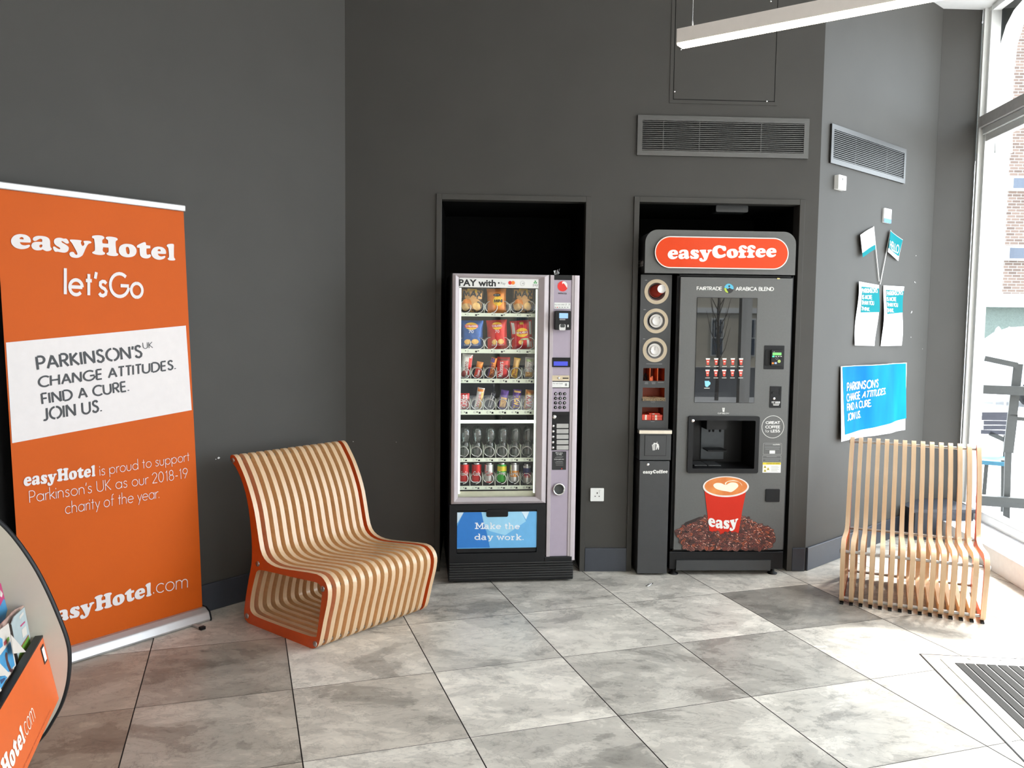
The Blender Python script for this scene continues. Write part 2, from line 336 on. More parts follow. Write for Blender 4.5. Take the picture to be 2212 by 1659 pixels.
# ------------------------------------------------------------------ frames of the room
HC = 3.85
FB = Fr((0, 5.06), 0)
FA = Fr((-3.2, 2.313), rad(48.5)); LA = 3.667
FC = Fr((2.075, 5.06), rad(40)); LC = 1.743
FW = Fr((3.70, 6.17), rad(-98.05)); LW = 9.26
PAINT = mat('wall paint', (.061,.058,.053), .6, var=.04, scale=3, spec=.2)
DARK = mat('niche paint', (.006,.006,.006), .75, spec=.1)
SKIRT = mat('skirting paint', (.040,.045,.058), .4, var=.05)
WHITE = mat('white paint', (.78,.78,.77), .5, var=.02)
METAL = mat('brushed steel', (.11,.108,.105), .38, 1, var=.1, scale=60, stretch=(.2,1,14))
CHROME = mat('chrome', (.8,.8,.8), .12, 1)
BLACK = mat('black plastic', (.007,.007,.008), .4, spec=.25)
SATIN = mat('black satin', (.007,.007,.008), .5, spec=.25)
def struct(mb, name, m=None, fr=None, base=(0,0,0), **kw): return mb.build(name, m, fr=fr, base=base, kind='structure', **kw)

# floor: 0.6 m stone tiles with open joints on a dark bed
def tile_mat():
    m = bpy.data.materials.new('stone tile'); m.use_nodes = True; nt = m.node_tree; L = nt.links; N = nt.nodes.new
    b = nt.nodes['Principled BSDF']; b.inputs['Roughness'].default_value = .33; b.inputs['Specular IOR Level'].default_value = .4
    tone = N('ShaderNodeAttribute'); tone.attribute_name = 'tone'; rnd = N('ShaderNodeAttribute'); rnd.attribute_name = 'rnd'; br = N('ShaderNodeAttribute'); br.attribute_name = 'brown'
    tc = N('ShaderNodeTexCoord'); mp = N('ShaderNodeMapping'); mp.inputs['Rotation'].default_value = (0,0,-.2677); mp.inputs['Scale'].default_value = (1, 1.5, 1)
    L.new(tc.outputs['Object'], mp.inputs['Vector'])
    w = N('ShaderNodeMath'); w.operation = 'MULTIPLY'; w.inputs[1].default_value = 37; L.new(rnd.outputs['Fac'], w.inputs[0])
    def noise(sc, det, dist, rough=.6):
        n = N('ShaderNodeTexNoise'); n.noise_dimensions = '4D'; n.inputs['Scale'].default_value = sc; n.inputs['Detail'].default_value = det; n.inputs['Distortion'].default_value = dist; n.inputs['Roughness'].default_value = rough
        L.new(mp.outputs['Vector'], n.inputs['Vector']); L.new(w.outputs[0], n.inputs['W']); return n
    def ramp(src, stops):
        r = N('ShaderNodeValToRGB'); e = r.color_ramp.elements
        e[0].position, e[0].color = stops[0][0], (*[stops[0][1]]*3, 1); e[1].position, e[1].color = stops[-1][0], (*[stops[-1][1]]*3, 1)
        for p, c in stops[1:-1]: q = e.new(p); q.color = (c, c, c, 1)
        L.new(src, r.inputs['Fac']); return r
    big = ramp(noise(2.6, 12, .5, .68).outputs['Fac'], [(.32,.52), (.43,.70), (.438,.90), (.52,.97), (.53,1.15), (.6,1.18), (.61,1.3)])
    fine = ramp(noise(9, 6, .3, .7).outputs['Fac'], [(.3,.55), (.41,.90), (.6,1.02), (.75,1.14)])
    vein = ramp(noise(3.2, 9, 1.6, .7).outputs['Fac'], [(.44,1.0), (.487,.97), (.5,.72), (.512,.98), (.56,1.0)])
    def mul(a, c):
        x = N('ShaderNodeMix'); x.data_type = 'RGBA'; x.blend_type = 'MULTIPLY'; x.inputs[0].default_value = 1; L.new(a, x.inputs[6]); L.new(c, x.inputs[7]); return x.outputs[2]
    cb = N('ShaderNodeMix'); cb.data_type = 'RGBA'; cb.inputs[6].default_value = (.63,.585,.515,1); cb.inputs[7].default_value = (.46,.385,.305,1); L.new(br.outputs['Fac'], cb.inputs[0])
    c = mul(cb.outputs[2], big.outputs['Color']); c = mul(c, fine.outputs['Color']); c = mul(c, vein.outputs['Color']); c = mul(c, tone.outputs['Color'])
    L.new(c, b.inputs['Base Color'])
    bp = N('ShaderNodeBump'); bp.inputs['Strength'].default_value = .15; bp.inputs['Distance'].default_value = .002
    L.new(fine.outputs['Color'], bp.inputs['Height']); L.new(bp.outputs['Normal'], b.inputs['Normal']); return m
TILE = tile_mat(); GROUT = mat('dark joint', (.05,.047,.045), .9)
ROOM = [(-.77,5.06),(-.77,5.9),(2.075,5.9),(2.2,5.166),(3.41,6.18),(3.70,6.17),(2.40,-3.0),(-3.2,-3.0),(-3.2,2.31)]
def clip(poly, a, b):
    out = []; n = len(poly); sd = lambda p: (b[0]-a[0])*(p[1]-a[1])-(b[1]-a[1])*(p[0]-a[0])
    for i in range(n):
        p, q = poly[i], poly[(i+1)%n]; sp, sq = sd(p), sd(q)
        if sp >= 0: out.append(p)
        if sp*sq < 0: t = sp/(sp-sq); out.append((p[0]+(q[0]-p[0])*t, p[1]+(q[1]-p[1])*t))
    return out
CLIP = [((-.77,5.9),(-3.2-.9,2.31)), ((-3.2,5),(-3.2,-3)), ((-3.2,-3),(2.4,-3)), ((2.4,-3),(3.7,6.17)), ((3.7,6.2),(-.77,6.2))]
TONE = {(3,0):.42,(2,1):.66,(1,1):.78,(-2,0):.62,(2,0):.98,(1,0):.93,(0,0):.90,(0,1):1.05,(3,1):1.0,(-1,0):.97,(-1,1):.95,(-2,1):.84,(-3,0):.72,(-3,1):.78,(0,-1):.80,(1,-1):.86,(2,-1):.92,(3,-1):1.0,(1,2):.88,(2,2):.98,(-3,2):.80,(4,0):.9,(3,2):.95,(4,-1):.72}  # own tone of each tile; left-hand ones also have dimmer light painted in
BROWN = {(-2,0):.5,(-3,0):.9,(-3,1):1,(-2,1):.5,(-4,1):1,(-4,0):1,(-4,2):1,(-3,2):1,(-2,2):.6,(-1,1):.3}  # stone's own brown, plus the warmer light at the left put into it
mb = MB(); th = .2677; tones = []; g = .0024; h_ = .0015; rr = random.Random(5)
mb.add([(-4.2,-3,-.004),(3.9,-3,-.004),(3.9,6.6,-.004),(-4.2,6.6,-.004)], [(0,1,2,3)], GROUT); tones.append((1,0,0))
for k in range(-10, 12):
    for j in range(-7, 15):
        q = []
        for a, b_ in ((g/.6,h_/.6),(1-g/.6,h_/.6),(1-g/.6,1-h_/.6),(g/.6,1-h_/.6)):
            X = k+a; J = j+b_
            q.append((-.32142+cos(th)*X*.6+sin(th)*J*.6, 4.14811+sin(th)*X*.6-cos(th)*J*.6))
        q = q[::-1]
        for a, b_ in CLIP:
            if q: q = clip(q, a, b_)
        t = (TONE.get((k,j), rr.uniform(.82,1.05)), rr.random(), BROWN.get((k,j), 0))
        if len(q) > 2: mb.add([(p[0], p[1], 0) for p in q], [tuple(range(len(q)))], TILE); tones.append(t)
fo = struct(mb, 'floor')
for i, nm in enumerate(('tone', 'rnd', 'brown')):
    at = fo.data.attributes.new(nm, 'FLOAT', 'FACE'); at.data.foreach_set('value', [t[i] for t in tones])

XZ = Matrix(((1,0,0,0),(0,0,1,0),(0,1,0,0),(0,0,0,1)))   # outline x,z drawn as x,y; depth becomes height
# walls
N1 = (FB.at(953,430)[0], FB.at(1267,437)[0], 2.252); N2 = (.976, 1.96, 2.259)
mb = MB(); y0, y1 = 0, .1
mb.box(-.86, N1[0], y0, y1, 0, HC).box(N1[1], N2[0], y0, y1, 0, HC).box(N2[1], 2.075, y0, y1, 0, HC)
mb.box(N1[0], N1[1], y0, y1, N1[2], HC).box(N2[0], N2[1], y0, y1, N2[2], HC)
struct(mb, 'wall_back', PAINT, FB)
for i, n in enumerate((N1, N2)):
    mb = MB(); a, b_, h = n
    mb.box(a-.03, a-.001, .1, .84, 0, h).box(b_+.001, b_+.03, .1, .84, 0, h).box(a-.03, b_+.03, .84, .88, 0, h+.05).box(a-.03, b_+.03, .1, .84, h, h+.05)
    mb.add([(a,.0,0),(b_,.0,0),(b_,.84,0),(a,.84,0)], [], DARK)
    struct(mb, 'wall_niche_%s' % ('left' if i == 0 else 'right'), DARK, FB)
    mb = MB(); w = .028
    mb.box(a-w, a+.004, -.012, .02, 0 if i else 0, h+w).box(b_-.004, b_+w, -.012, .02, .0, h+w).box(a+.004, b_-.004, -.012, .02, h-.004, h+w)
    struct(mb, 'trim_%d' % (i+1), PAINT, FB, bevel=.002)
struct(MB().box(0, LA+.08, 0, .1, 0, HC), 'wall_left', PAINT, FA)
struct(MB().prism([[(0,0),(LC,0),(LC+.06,.1),(.085,.1)]], 0, HC, M=XZ), 'wall_right', PAINT, FC)
struct(MB().box(3.405, 3.70, 6.175, 6.27, 0, HC), 'wall_end', PAINT)
struct(MB().box(-3.3, -3.2, -3, 2.35, 0, HC), 'wall_side', PAINT)
struct(MB().box(-3.4, 4.0, -3.1, 6.4, HC, HC+.1), 'ceiling', WHITE)
# skirting boards
SK = .146
mb = MB(); mb.box(-.76, N1[0]-.028, -.015, 0, 0, SK).box(N1[1]+.028, N2[0]-.028, -.015, 0, 0, SK).box(N2[1]+.028, 2.069, -.015, 0, 0, SK)
struct(mb, 'baseboard_back', SKIRT, FB, bevel=.003)
struct(MB().box(.006, LC-.27, -.015, 0, 0, SK), 'baseboard_right', SKIRT, FC, bevel=.003)
struct(MB().box(0, LA-.01, -.015, 0, 0, SK), 'baseboard_left', SKIRT, FA, bevel=.003)
# low boxed pipe casing in the far corner
mb = MB(); mb.prism([[(3.17,5.80),(3.60,5.80),(3.60,6.16),(3.41,6.16),(3.17,5.965)]],0,.2,SKIRT,M=XZ); mb.prism([[(3.15,5.78),(3.62,5.78),(3.62,6.165),(3.40,6.165),(3.15,5.95)]],.2,.225,SKIRT,M=XZ)
o = mb.build('pipe_casing', base=(3.4,5.98,0), label='low dark boxed-in casing in the corner behind the slatted chair, by the window', cat='boxing')
# dark door leaf in the left wall, behind the banner
d0 = FA.at(-60, 900)[0]; d1 = FA.at(44, 900)[0]
mb = MB(); mb.box(d1-1.0, d1, -.02, 0, 0, 2.05, SATIN); struct(mb, 'door_1', fr=FA, base=(d1,0,0))

# right-hand glazing
GL = glass('window glass', .06)
FRAMEW = mat('window frame white', (.82,.82,.80), .4, var=.02)
KERB = mat('window kerb', (.74,.73,.74), .5, var=.03)
ALU = mat('window frame aluminium', (.46,.44,.43), .5)
jx = FW.at(2147, 60, .05)[0]; tz1 = FW.at(2127, 248)[1]; tz0 = FW.at(2127, 272)[1]
mb = MB()
mb.box(0.0, jx*.45, .0, .10, .0, HC, FRAMEW).box(jx*.45, jx, .03, .10, .14, HC, FRAMEW)
mb.box(0.0, LW, -.0, .10, .14, .21, FRAMEW).box(.1, LW, .02, .08, HC-.04, HC, FRAMEW)
for k in (1.9, 3.63, 5.37, 7.1): mb.box(k-.035, k+.035, -.06, .06, .14, HC, FRAMEW)
struct(mb, 'window_1', fr=FW)
struct(MB().box(7.13, LW+.1, -.1, .1, 0, HC), 'wall_window_side', WHITE, FW)  # unseen solid stretch, put in to cut window light on the banner
mb = MB(); mb.box(.05, LW, -.012, .09, tz0, tz1, ALU).box(.06, LW, .012, .09, tz0-.05, tz0, FRAMEW).box(.01, LW, .035, .09, tz0-.10, tz0-.05, FRAMEW)
struct(mb, 'window_transom', fr=FW, bevel=.004)
struct(MB().box(.0, LW, -.268, .06, 0, .14, KERB), 'window_sill', fr=FW, bevel=.004)
struct(MB().add([(.1,0,.2),(LW,0,.2),(LW,0,HC-.05),(.1,0,HC-.05)], [(0,1,2,3)], GL), 'window_pane', fr=FW)
# arched masonry head outside the glass
ARCHM = mat('green-grey render', (.014,.019,.015), .8)
cv = [FW.at(px, py, .12) for px, py in ((2150,330),(2150,265),(2151,200),(2154,150),(2161,95),(2173,55),(2190,22),(2214,-6),(2260,-45))]
cv = [(p[0], p[1]) for p in cv]; wd = cv[-1][0]+.5; xl0 = cv[0][0]-.5
arch = [(xl0, HC-.001), (xl0, cv[0][1])]+cv+[(2*wd-p[0], p[1]) for p in cv[::-1]]+[(2*wd-xl0, cv[0][1]), (2*wd-xl0, HC-.001)]
struct(MB().prism([arch], .12, .24, ARCHM, FRAMEW), 'exterior_arch', fr=FW)
# glazed street front behind the viewer, opening narrowed to cut the front daylight
mb = MB(); mb.box(-3.3, .45, -3.1, -3, 0, HC).box(.45, 2.5, -3.1, -3, 2.9, HC)
struct(mb, 'wall_front', WHITE)
mb = MB(); mb.box(.45, 2.5, -3.1, -3, 0, .15, FRAMEW)
for x in (.5, 1.45, 2.37): mb.box(x-.04, x+.04, -3.1, -3, 0, 2.9, FRAMEW)
struct(mb, 'window_2'); struct(MB().add([(.45,-3.03,.15),(2.4,-3.03,.15),(2.4,-3.03,2.9),(.45,-3.03,2.9)], [(0,1,2,3)], GL), 'window_front_pane')

# ------------------------------------------------------------------ outdoors
GROUND = mat('pale paving', (.55,.54,.53), .8, var=.06, scale=4)
struct(MB().box(-25, 60, -40, 70, -.2, -.12, GROUND), 'ground')
def brick_mat():
    m = bpy.data.materials.new('brickwork'); m.use_nodes = True; nt = m.node_tree; b = nt.nodes['Principled BSDF']; b.inputs['Roughness'].default_value = .9
    t = nt.nodes.new('ShaderNodeTexBrick'); tc = nt.nodes.new('ShaderNodeTexCoord'); mp = nt.nodes.new('ShaderNodeMapping'); mp.inputs['Rotation'].default_value = (rad(90),0,0)
    nt.links.new(tc.outputs['Object'], mp.inputs['Vector']); nt.links.new(mp.outputs['Vector'], t.inputs['Vector'])
    t.inputs['Scale'].default_value = 1; t.inputs['Brick Width'].default_value = .26; t.inputs['Row Height'].default_value = .09; t.inputs['Mortar Size'].default_value = .012
    t.inputs['Color1'].default_value = (.16,.112,.09,1); t.inputs['Color2'].default_value = (.075,.052,.043,1); t.inputs['Mortar'].default_value = (.26,.24,.22,1); t.inputs['Bias'].default_value = -.3
    nt.links.new(t.outputs['Color'], b.inputs['Base Color']); return m
BRICK = brick_mat()
FX = Fr((0, 26), rad(-3)); 
WINB = mat('tinted window glass', (.03,.045,.075), .1, spec=.8)
t = thing('brick_building', FX, (FX.at(2168, 600)[0], 0, 0), label='brick building with bands of windows across the street, seen through the window', cat='building')
x0 = FX.at(2166, 600)[0]; zt = FX.at(2190, -250)[1]
mb = MB(); zlo = FX.at(2190,742)[1]; mb.prism([[(x0,0),(x0+16,0),(x0+16,8),(x0+7,8)]], zlo, zt, BRICK, M=XZ); mb.build('wall', parent=t)
for i, (a, b_) in enumerate(((386,408),(536,559),(238,262),(20,42))):
    za = FX.at(2190, b_)[1]; zb = FX.at(2190, a)[1]
    o = MB().box(x0-.02, x0+14, -.12, .0, za-.06, zb+.06, FRAMEW).build('window_band', parent=t)
    MB().box(x0+.1, x0+13.8, -.14, -.12, za, zb, WINB).build('pane', parent=o)
MB().box(x0-1.5, x0+16, -.5, 0, FX.at(2190,664)[1], FX.at(2190,636)[1], FRAMEW).build('fascia', parent=t)
MB().box(x0-.9, x0+16, -.08, -.02, FX.at(2190,748)[1], FX.at(2190,664)[1], mat('shopfront green', (.10,.13,.115), .6, var=.15)).build('shopfront', parent=t)
STEEL = mat('grey steel', (.05,.052,.05), .55)
# steel barrier just outside the window
FO = Fr((4.75, 6.9), rad(-30)); 
def bar(mb, fr, p, q, w, d, y=0, m=None):
    a = Vector(fr.at(*p, y)); b = Vector(fr.at(*q, y)); dd = (b-a).normalized(); n = Vector((-dd.y, dd.x))*w/2
    c = [a+n, b+n, b-n, a-n]; return mb.prism([[(k.x, k.y) for k in c]], y, y+d, m)
gz = -.12
t = thing('steel_barrier', FO, (FO.at(2190,800)[0], 0, gz), label='grey steel barrier with a thick post and rails outside the window', cat='barrier')
def P2(x, y): return (2100+x/7.9, 690+y/7.9)
def P3(x, y): return (2100+x/6.634, 880+y/6.634)
pb = FO.at(*P3(520,650)); 
mb = MB(); bar(mb, FO, P2(790,760), P2(690,1650), .07, .07, 0, STEEL); bar(mb, FO, P3(585,100), P3(520,650), .075, .07, 0, STEEL); bar(mb, FO, P3(520,640), (P3(520,650)[0]-6, 1175), .05, .06, 0.005, STEEL); mb.build('post', parent=t)
mb = MB(); bar(mb, FO, P2(215,665), P2(780,785), .045, .05, -.06, STEEL); mb.build('rail', parent=t)
mb = MB(); bar(mb, FO, P2(190,1195), P2(1400,1245), .075, .05, -.06, STEEL); mb.build('rail', parent=t)
mb = MB(); bar(mb, FO, (2106,1081), (2300,1094), .085, .05, -.06, STEEL); mb.build('rail', parent=t)
mb = MB(); bar(mb, FO, P3(590,160), P3(1000,185), .03, .05, .02, STEEL); mb.build('rail', parent=t)
# slatted patio chair with a blue seat
FO2 = Fr((5.0, 7.5), rad(-30))
t = thing('patio_chair', FO2, (FO2.at(2140,1060)[0], 0, gz), label='grey slatted patio chair with a blue seat outside the window', cat='chair')
SLATG = mat('weathered slat', (.05,.05,.065), .6)
for (a, b_) in (((140,100),(600,100)),((135,155),(560,160)),((165,220),(520,225)),((160,290),(510,290)),((125,350),(500,365))):
    mb = MB(); bar(mb, FO2, P3(*a), P3(*b_), .038, .02, 0, SLATG); mb.build('back_slat', parent=t)
BLUE = mat('blue seat paint', (.04,.16,.24), .5)
sx0, sx1, sz0, sz1 = FO2.box(*P3(105,690), *P3(400,745)); MB().box(sx0, sx1+.05, -.38, .02, sz0, sz1, BLUE).build('seat', parent=t)
for (a, b_, y) in (((210,770),(170,1250),-.36),((445,760),(440,1520),-.36),((480,400),(450,1330),.0)):
    mb = MB(); bar(mb, FO2, P3(*a), P3(*b_), .032, .03, y, STEEL); mb.build('leg', parent=t)
mb = MB(); bar(mb, FO2, P3(250,370), P3(470,470), .04, .03, .0, STEEL); mb.build('frame_rail', parent=t)
# white railing with oval finials
FO3 = Fr((7, 11), rad(-12)); PW = mat('white iron', (.85,.85,.85), .5)
t = thing('white_railing', FO3, (FO3.at(2180,760)[0], 0, gz), label='white railing topped with oval finials across the pavement', cat='railing')
r0 = FO3.at(2152,732)[0]
mb = MB(); z = FO3.at(2180,733)[1]; mb.box(r0, r0+3, -.02, .02, z-.03, z+.03, PW).box(r0, r0+3, -.02, .02, .1, .15, PW); mb.build('rail', parent=t)
for k in range(5):
    x = FO3.at(2156+k*23.5, 720)[0]; mb = MB().lathe([(.004,.17),(.03,.14),(.045,.09),(.035,.04),(.012,0),(.012,-z+gz+.02)], 12, PW, c=(x,0,z)); mb.build('baluster', parent=t)
# parked silver car beyond the railing
FO4 = Fr((10, 17), rad(-6)); 
cx0 = FO4.at(2158,740)[0]; zc = FO4.at(2190,742)[1]; zb_ = FO4.at(2190,782)[1]
car = [(0,0),(4.2,0),(4.25,.45),(4.1,.75),(3.3,.85),(2.7,1.3),(1.0,1.32),(.25,.85),(0,.7)]
t = thing('parked_car', FO4, (cx0+2, 0, gz), label='silver car parked across the street, partly seen through the window', cat='car')
SILV = mat('silver car paint', (.55,.58,.64), .3, .3)
MB().prism([smooth_loop([(cx0+a, .28+b_*.95) for a, b_ in car], 3)], 0, 1.6, SILV).build('body', parent=t, bevel=.04)
MB().prism([[(cx0+.55,1.1),(cx0+3.0,1.1),(cx0+2.6,1.42),(cx0+1.05,1.44)]], -.01, 0, WINB).build('side_window', parent=t)
for k in (.8, 3.4): MB().lathe([(.001,0),(.3,0),(.31,.04),(.31,.2),(.001,.2)], 20, BLACK, axis='y', c=(cx0+k,-.04,gz+.31)).build('wheel', parent=t)
# cream house with sash windows across the street behind the viewer (seen in the machine's display)
CREAM = mat('cream stucco', (.52,.47,.38), .85, scale=2); SASH = mat('sash frame', (.7,.7,.68), .5)
t = thing('cream_house', W0, (9, -22, 0), label='cream stucco house with barred sash windows behind the viewer, mirrored in the dark display', cat='building')
MB().box(-12, 40, -24, -22, -.15, 9, CREAM).build('wall', parent=t)
MB().box(-12, 40, -22.2, -21.9, 1.95, 2.15, SASH).build('string_course', parent=t)
for k in range(9):
    x = 5.55+k*1.25; o = MB().box(x-.24, x+.24, -22, -21.92, .30, 1.75, SASH).build('window', parent=t)
    mb = MB(); mb.box(x-.2, x+.2, -21.92, -21.9, .35, .98, WINB).box(x-.2, x+.2, -21.92, -21.9, 1.03, 1.70, WINB)
    for q in range(4): mb.box(x-.15+q*.1-.008, x-.15+q*.1+.008, -21.88, -21.86, 1.03, 1.70, SASH)
    mb.build('pane', parent=o)
ASPH = mat('asphalt', (.09,.09,.095), .9)
struct(MB().box(-20, 40, -21.5, -8.8, -.125, -.115, ASPH), 'street')
BARK = mat('bark', (.06,.045,.035), .9)
tx, ty = 5.25, -8.0
t = thing('young_tree', W0, (tx, ty, gz), label='bare young street tree behind the viewer, mirrored in the dark display', cat='tree')
mb = MB(); mb.tube([(tx,ty,gz),(tx+.02,ty,.8),(tx-.02,ty,1.8),(tx+.05,ty,3.4)], [.045,.035,.025,.008], 8, BARK)
for k in range(26):
    z = .7+k*.09; a = k*2.4; mb.tube([(tx,ty,z),(tx+.16*cos(a),ty+.15*sin(a),z+.3),(tx+.26*cos(a),ty+.3*sin(a),z+.75)], [.012,.008,.003], 5, BARK)
mb.build('trunk', parent=t)

# ------------------------------------------------------------------ fittings on the walls
def screw(mb, fr, px, py, y, r=.006, m=None): x, z = fr.at(px, py, y); mb.lathe([(.0001,-.004),(r*.7,-.004),(r,0),(r,.004)], 10, m or CHROME, axis='y', c=(x,y,z))
GAP = mat('shadow gap filler', (.008,.008,.008), .9)
# access hatch high on the back wall
a = FB.at(1448, 225); b_ = FB.at(1674, 228); ht = 3.5
t = thing('access_hatch', FB, (a[0], 0, a[1]), label='flush painted access hatch high on the back wall, partly behind the hanging strip light', cat='hatch')
x0, x1, z0 = a[0], b_[0], FB.at(1560, 221)[1]
MB().prism([[(x0-.006,z0-.012),(x1+.012,z0-.012),(x1+.012,ht),(x0-.006,ht)],[(x0+.014,z0+.008),(x0+.014,ht-.02),(x1-.004,ht-.02),(x1-.004,z0+.008)]], -.004, -.0005, PAINT).build('frame', parent=t)
MB().box(x0+.014, x1-.004, -.0012, -.0004, z0+.008, ht-.02, GAP).build('gap', parent=t)
MB().box(x0+.0185, x1-.0085, -.0045, -.001, z0+.0125, ht-.026, PAINT).build('door', parent=t)
for q in ((1471,107),(1656,219),(1457,198),(1665,3)): mb = MB(); screw(mb, FB, *q, -.005); mb.build('screw', parent=t)

def grille(fr, name, label, x0, x1, z0, z1, n, posts):
    t = thing(name, fr, ((x0+x1)/2, 0, z0), label=label, cat='air vent', group='metal air grilles high on the walls')
    w = .03
    mb = MB(); o = [(x0,z0),(x1,z0),(x1,z1),(x0,z1)]; i = [(x0+w,z0+w),(x1-w,z0+w),(x1-w,z1-w),(x0+w,z1-w)]
    mb.prism([o, i], -.014, 0, METAL).build('frame', parent=t, bevel=.0025)
    MB().box(x0+w, x1-w, -.0022, -.0005, z0+w, z1-w, GAP).build('duct_backing', parent=t)
    mb = MB(); h = (z1-z0-2*w)/n
    for k in range(n):
        z = z0+w+h*(k+.5); mb.box(x0+w, x1-w, -.012, -.003, z-h*.20, z+h*.20, METAL)
    mb.build('louvre_blades', parent=t)
    for p in posts:
        x = x0+(x1-x0)*p; MB().box(x-.002, x+.002, -.0125, -.0118, z0+w, z1-w, METAL).build('divider', parent=t)
grille(FB, 'air_grille', 'long metal air grille high on the back wall above the coffee machine', .957, 1.994, 2.529, 2.764, 15, (.15,.36,.72))
g0 = FC.at(1790, 350)[0]; g1 = FC.at(1951, 390)[0]
grille(FC, 'air_grille', 'shorter metal air grille high on the right wall above the white switch', g0, g1, FC.at(1790,352)[1], FC.at(1790,266)[1], 15, (.3,.72))

PLAS = mat('white plastic', (.80,.80,.78), .35, var=.02)
def plate(fr, name, label, px, mat_=PLAS, d=.012):
    b = fr.box(*px); mb = MB(); mb.prism([rrect(b[0], b[1], b[2], b[3], .005, 4)], -d, 0, mat_)
    return mb.build(name, fr=fr, base=((b[0]+b[1])/2, 0, b[2]), bevel=.0015), b
sk = thing('wall_socket', FB, (FB.at(1289,1082)[0], 0, FB.at(1289,1082)[1]), label='white single power socket low on the back wall between the two machines', cat='socket')
b = FB.box(1275, 1054, 1304, 1082)
MB().prism([rrect(*b, .004, 4)], -.010, 0, PLAS).build('plate', parent=sk, bevel=.001)
cx, cz = (b[0]+b[1])/2, (b[2]+b[3])/2
mb = MB(); mb.box(cx-.003, cx+.003, -.0106, -.0098, cz+.006, cz+.015, BLACK).box(cx-.016, cx-.009, -.0106, -.0098, cz-.012, cz-.007, BLACK).box(cx+.009, cx+.016, -.0106, -.0098, cz-.012, cz-.007, BLACK); mb.build('pin_holes', parent=sk)
MB().box(cx+.014, cx+.026, -.0135, -.0098, cz+.012, cz+.030, PLAS).build('rocker_switch', parent=sk)
sw = thing('wall_switch', FC, (FC.at(1811,411)[0], 0, FC.at(1811,411)[1]), label='white control box with a small mark on the right wall under the shorter grille', cat='switch')
b = FC.box(1802, 380, 1819, 411); MB().prism([rrect(*b, .006, 4)], -.028, 0, PLAS).build('housing', parent=sw, bevel=.003)
MB().box((b[0]+b[1])/2-.002, (b[0]+b[1])/2+.003, -.0292, -.028, b[3]-.03, b[3]-.015, SATIN).build('mark', parent=sw)
sw = thing('card_holder', FC, (FC.at(1912,482)[0], 0, FC.at(1912,482)[1]), label='small white card with a blue lower edge stuck above the two paper flags', cat='card')
M1 = mat('card white', (.85,.86,.87), .4, var=.01); BL2 = mat('card blue', S(30,110,190), .4)
b = FC.box(1906, 451, 1922, 482); MB().prism([rrect(*b, .004, 3)], -.012, 0, M1).build('card', parent=sw)
MB().box(b[0]+.002, b[1]-.004, -.0135, -.012, b[2], b[2]+.028, BL2).build('blue_band', parent=sw)

# hand flags, leaflets and banner on the right wall
TEAL = mat('teal print', S(10,116,124), .8, var=.04, scale=6, spec=.1)
CLOTH = mat('white flag cloth', (.80,.81,.82), .7, var=.02, scale=8)
def rod(mb, fr, p, q, r, y, m):
    a = fr.at(*p, y); b = fr.at(*q, y); return mb.tube([(a[0],y,a[1]),(b[0],y,b[1])], r, 8, m)
def c8(x, y): return (1780+x/3.072, 440+y/3.072)
wv = lambda x, z: -.006*(1+sin(x*16+z*9))
fl1 = thing('hand_flag', FC, (*[FC.at(*c8(365,515))[0]], 0, FC.at(*c8(365,515))[1]), label='white paper hand flag with a teal lower edge, on a thin stick leaning left', cat='flag', group='two hand flags stuck to the right wall')
grid(MB(), FC, [c8(245,355), c8(340,300), c8(328,153), c8(230,208)], 8, 6, -.012, CLOTH, wv).build('cloth', parent=fl1)
grid(MB(), FC, [c8(245,357), c8(340,302), c8(338,272), c8(243,328)], 8, 4, -.0138, TEAL, wv).build('teal_band', parent=fl1)
rod(MB(), FC, c8(365,515), c8(328,150), .0035, -.007, PLAS).build('stick', parent=fl1)
fl2 = thing('hand_flag', FC, (FC.at(*c8(372,535))[0], 0, FC.at(*c8(372,535))[1]), label='teal paper hand flag reading HELLO, on a thin stick leaning right', cat='flag', group='two hand flags stuck to the right wall')
grid(MB(), FC, [c8(412,320), c8(493,380), c8(516,240), c8(440,178)], 8, 6, -.012, CLOTH, wv).build('cloth', parent=fl2)
grid(MB(), FC, [c8(417,293), c8(497,350), c8(516,242), c8(440,180)], 8, 8, -.0138, TEAL, wv).build('teal_print', parent=fl2)
pxt(MB(), FC, strokes('HELLO', .15), -.0155, M1, c8(426,300), c8(494,335), c8(432,240), wv).build('lettering', parent=fl2)
rod(MB(), FC, c8(372,535), c8(442,176), .0035, -.007, PLAS).build('stick', parent=fl2)
def leaflet(lab, c, pr, lines, mk):
    t = thing('leaflet_sheet', FC, (FC.at(*c[0])[0], 0, FC.at(*c[0])[1]), label=lab, cat='leaflet', group='two tall leaflets pinned to the right wall')
    x00 = FC.at(*c[3])[0]; z00 = FC.at(*c[3])[1]
    f = lambda x, z: -.014*(1+sin((z-z00)*14+x*5))/2
    grid(MB(), FC, c, 8, 40, -.006, CLOTH, f).build('sheet', parent=t)
    grid(MB(), FC, pr, 8, 20, -.0076, TEAL, f).build('teal_print', parent=t)
    mb = MB()
    for tx, bl, br, tl in lines: pxt(mb, FC, strokes(tx, .17), -.0092, M1, bl, br, tl, f)
    mb.build('lettering', parent=t)
    pxt(MB(), FC, sans('UK'), -.0085, SATIN, mk, (mk[0]+3, mk[1]), (mk[0], mk[1]-5), f).build('logo', parent=t)
